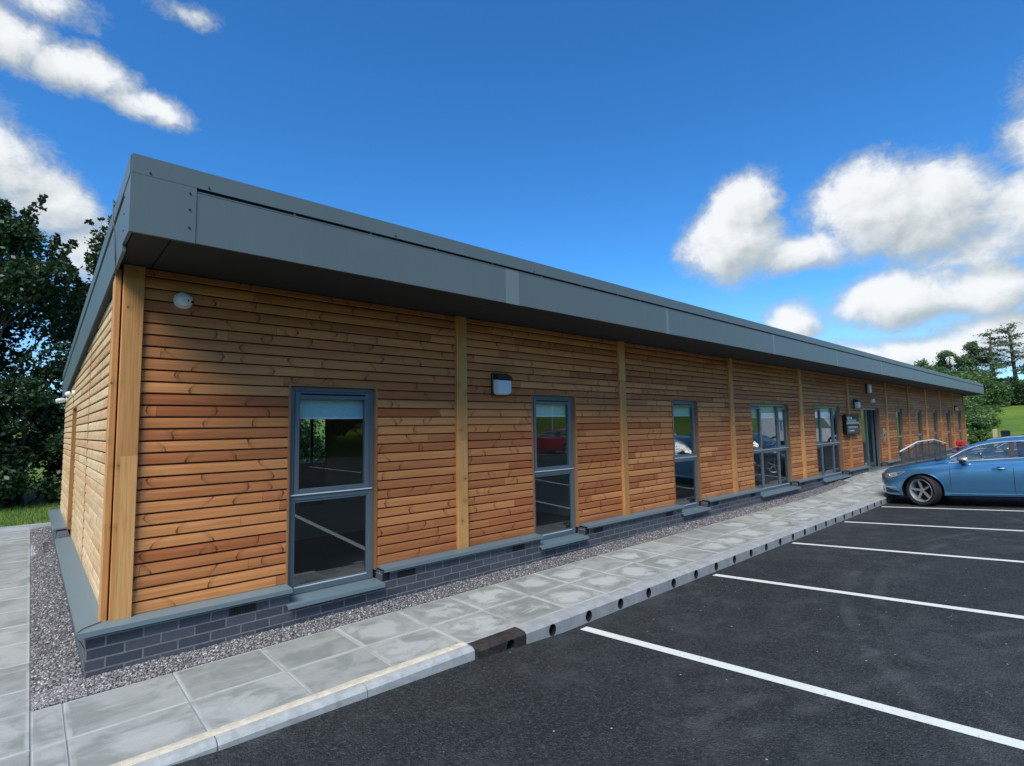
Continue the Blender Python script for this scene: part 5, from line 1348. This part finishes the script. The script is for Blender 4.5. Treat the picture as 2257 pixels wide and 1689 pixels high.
ht = [(82, 9.0, 4.4, 3.4, 'leaf_mid'), (84, 6.2, 3.6, 3.0, 'leaf_light'), (80, 3.8, 3.4, 2.8, 'leaf_mid'), (83, 2.0, 3.0, 2.8, 'leaf_dark'), (85, -.2, 2.6, 2.6, 'leaf_light'), (83, -2.6, 2.4, 2.8, 'leaf_mid'), (86, -5, 2.8, 3.0, 'leaf_light'), (84, -8, 3, 3.2, 'leaf_mid'), (64, 5.0, 2.9, 2.2, 'leaf_mid'), (68, 6.0, 3.4, 2.4, 'leaf_light'), (72, 8.0, 4.0, 2.8, 'leaf_mid')]
hn = ['first','second','third','fourth','fifth','sixth','seventh','eighth']
for i, (x, y, h, r, lm) in enumerate(ht):
    lb = f'{ {"leaf_mid":"green","leaf_light":"pale green","leaf_dark":"dark green"}[lm] } hedge tree on the ridge, {hn[i]} from the roof end' if i < 8 else ['green bushy tree half way up the meadow', 'smaller green bush on the meadow slope', 'dark tree on the meadow slope behind the roof end'][i-8]
    tree('hedge_tree', lb, x, y, h, r, 8000, .26, lm, 60+i, low=.02, nb=18, gap=.2, group=G3, trunk_r=.15)
tree('broadleaf_tree', 'rounded broadleaf tree on the ridge just past the roof end', 91, 8.2, 7.4, 3.0, 13000, .26, 'leaf_ridge', 81, low=.25, gap=.3, nb=26, trunk_r=.28, group='tall trees on the ridge')
tree('broadleaf_tree', 'open-crowned broadleaf tree on the ridge, left of the pines', 93, 5.9, 8.8, 2.7, 12000, .26, 'leaf_ridge', 82, low=.3, gap=.4, nb=24, trunk_r=.28, group='tall trees on the ridge')
tree('broadleaf_tree', 'lower broadleaf tree on the ridge partly hidden by the roof', 92, 11.2, 6.2, 3.4, 12000, .26, 'leaf_ridge', 83, low=.25, gap=.25, nb=24, trunk_r=.28, group='tall trees on the ridge')
def pine(label, x, y, h, seed, r=3.4):
    rg = np.random.default_rng(seed); rs = random.Random(seed); z0 = terrain(x, y)
    t = empty('pine_tree', (x, y, z0), label, 'tree', 'pines on the ridge'); mb = MB()
    tops = Vector((x+rs.uniform(-.6, .6), y+rs.uniform(-.6, .6), z0+h))
    pts = [Vector((x, y, z0-.2)).lerp(tops, q)+Vector((rs.uniform(-.2, .2), rs.uniform(-.2, .2), 0)) for q in (0, .25, .5, .75, 1)]
    mb.tube(pts, [.30, .25, .2, .14, .05], 8); PP = []
    for i in range(24):
        f = .38 + .62*(i+.5)/24; k = f*4; i0 = min(int(k), 3); c0 = pts[i0].lerp(pts[i0+1], k-i0); th = rs.uniform(0, 2*math.pi)
        L = r*(1.15-.75*max(0, f-.55)/.45)*rs.uniform(.45, 1.0); e_ = c0+Vector((L*math.cos(th), L*math.sin(th), rs.uniform(.0, .5)))
        mb.tube([c0, c0.lerp(e_, .5)+Vector((0, 0, .15)), e_], [.07, .05, .02], 5)
        m_ = int(170*(L/r+.3)); q = rg.uniform(.45, 1.05, m_)[:, None]; base_ = np.array(c0)[None]*(1-q)+np.array(e_)[None]*q
        base_ = base_ + rg.normal(size=(m_, 3))*np.array([.42, .42, .09]) + [0, 0, .15]; PP.append(base_)
    mb.build('trunk', [M['bark_pine']], t, smooth=60); V, F = leaves(np.concatenate(PP), .24, .6, rg, .5); raw_mesh('crown', V, F, M['needle'], t)
pine('tall dark pine with flat layered branches, left one on the ridge', 93, 4.0, 9.3, 5, 2.4)
pine('tallest pine with flat layered branches, middle of the ridge group', 95, 2.0, 10.3, 6, 2.6)
pine('pine with flat layered branches at the right edge of the picture', 92, -.2, 8.8, 7, 2.6)
pine('pine with flat layered branches just outside the right edge', 96, -2.6, 9.8, 8, 2.8)
# across the car park: tree belt and bank that show in the window glass
for i in range(13):
    tree('roadside_tree', f'dark tree in the belt across the car park, {"near the left end" if i < 4 else ("in the middle" if i < 9 else "near the right end")} of the row', 18+5.5*i, -48-(i%3)*2.5, 8.6+(i*37%5)*.7, 4.4, 7000, .42, 'leaf_dark' if i%2 else 'leaf_mid', 100+i, low=.03, nb=20, group='tree belt across the car park', trunk_r=.25)
for i, (x, y, h) in enumerate([(9.5, -29, 8.5), (13.5, -30, 9.5), (17.5, -29.5, 9)]):  # out-of-view trees added to darken the reflection in the nearest window
    tree('roadside_tree', ['dark tree across the car park facing the nearest window, left one of three', 'tallest dark tree across the car park facing the nearest window', 'dark tree across the car park facing the nearest window, right one of three'][i], x, y, h, 3.4, 9000, .32, 'leaf_dark', 140+i, low=.02, nb=22, group='three dark trees facing the nearest window', trunk_r=.22)
# rough grass tufts along the strip behind the path
rg = np.random.default_rng(9); n = 14000
X = rg.uniform(-7, 1.2, n); Y = 9.5+rg.random(n)*3.8; H = rg.uniform(.05, .12, n); A = rg.uniform(0, 6.28, n); wd = .006
Zg = np.array([terrain(a, b) for a, b in zip(X, Y)])
V = np.stack([np.stack([X-wd*np.cos(A), Y-wd*np.sin(A), Zg], 1), np.stack([X+wd*np.cos(A), Y+wd*np.sin(A), Zg], 1), np.stack([X+.03*np.sin(A), Y+.03*np.cos(A), Zg+H], 1)], 1).reshape(-1, 3)
tag(raw_mesh('grass_blades', V, np.arange(3*n).reshape(-1, 3), M['leaf_light']), 'short green grass strip between the path and the shrubs', 'grass', kind='stuff')
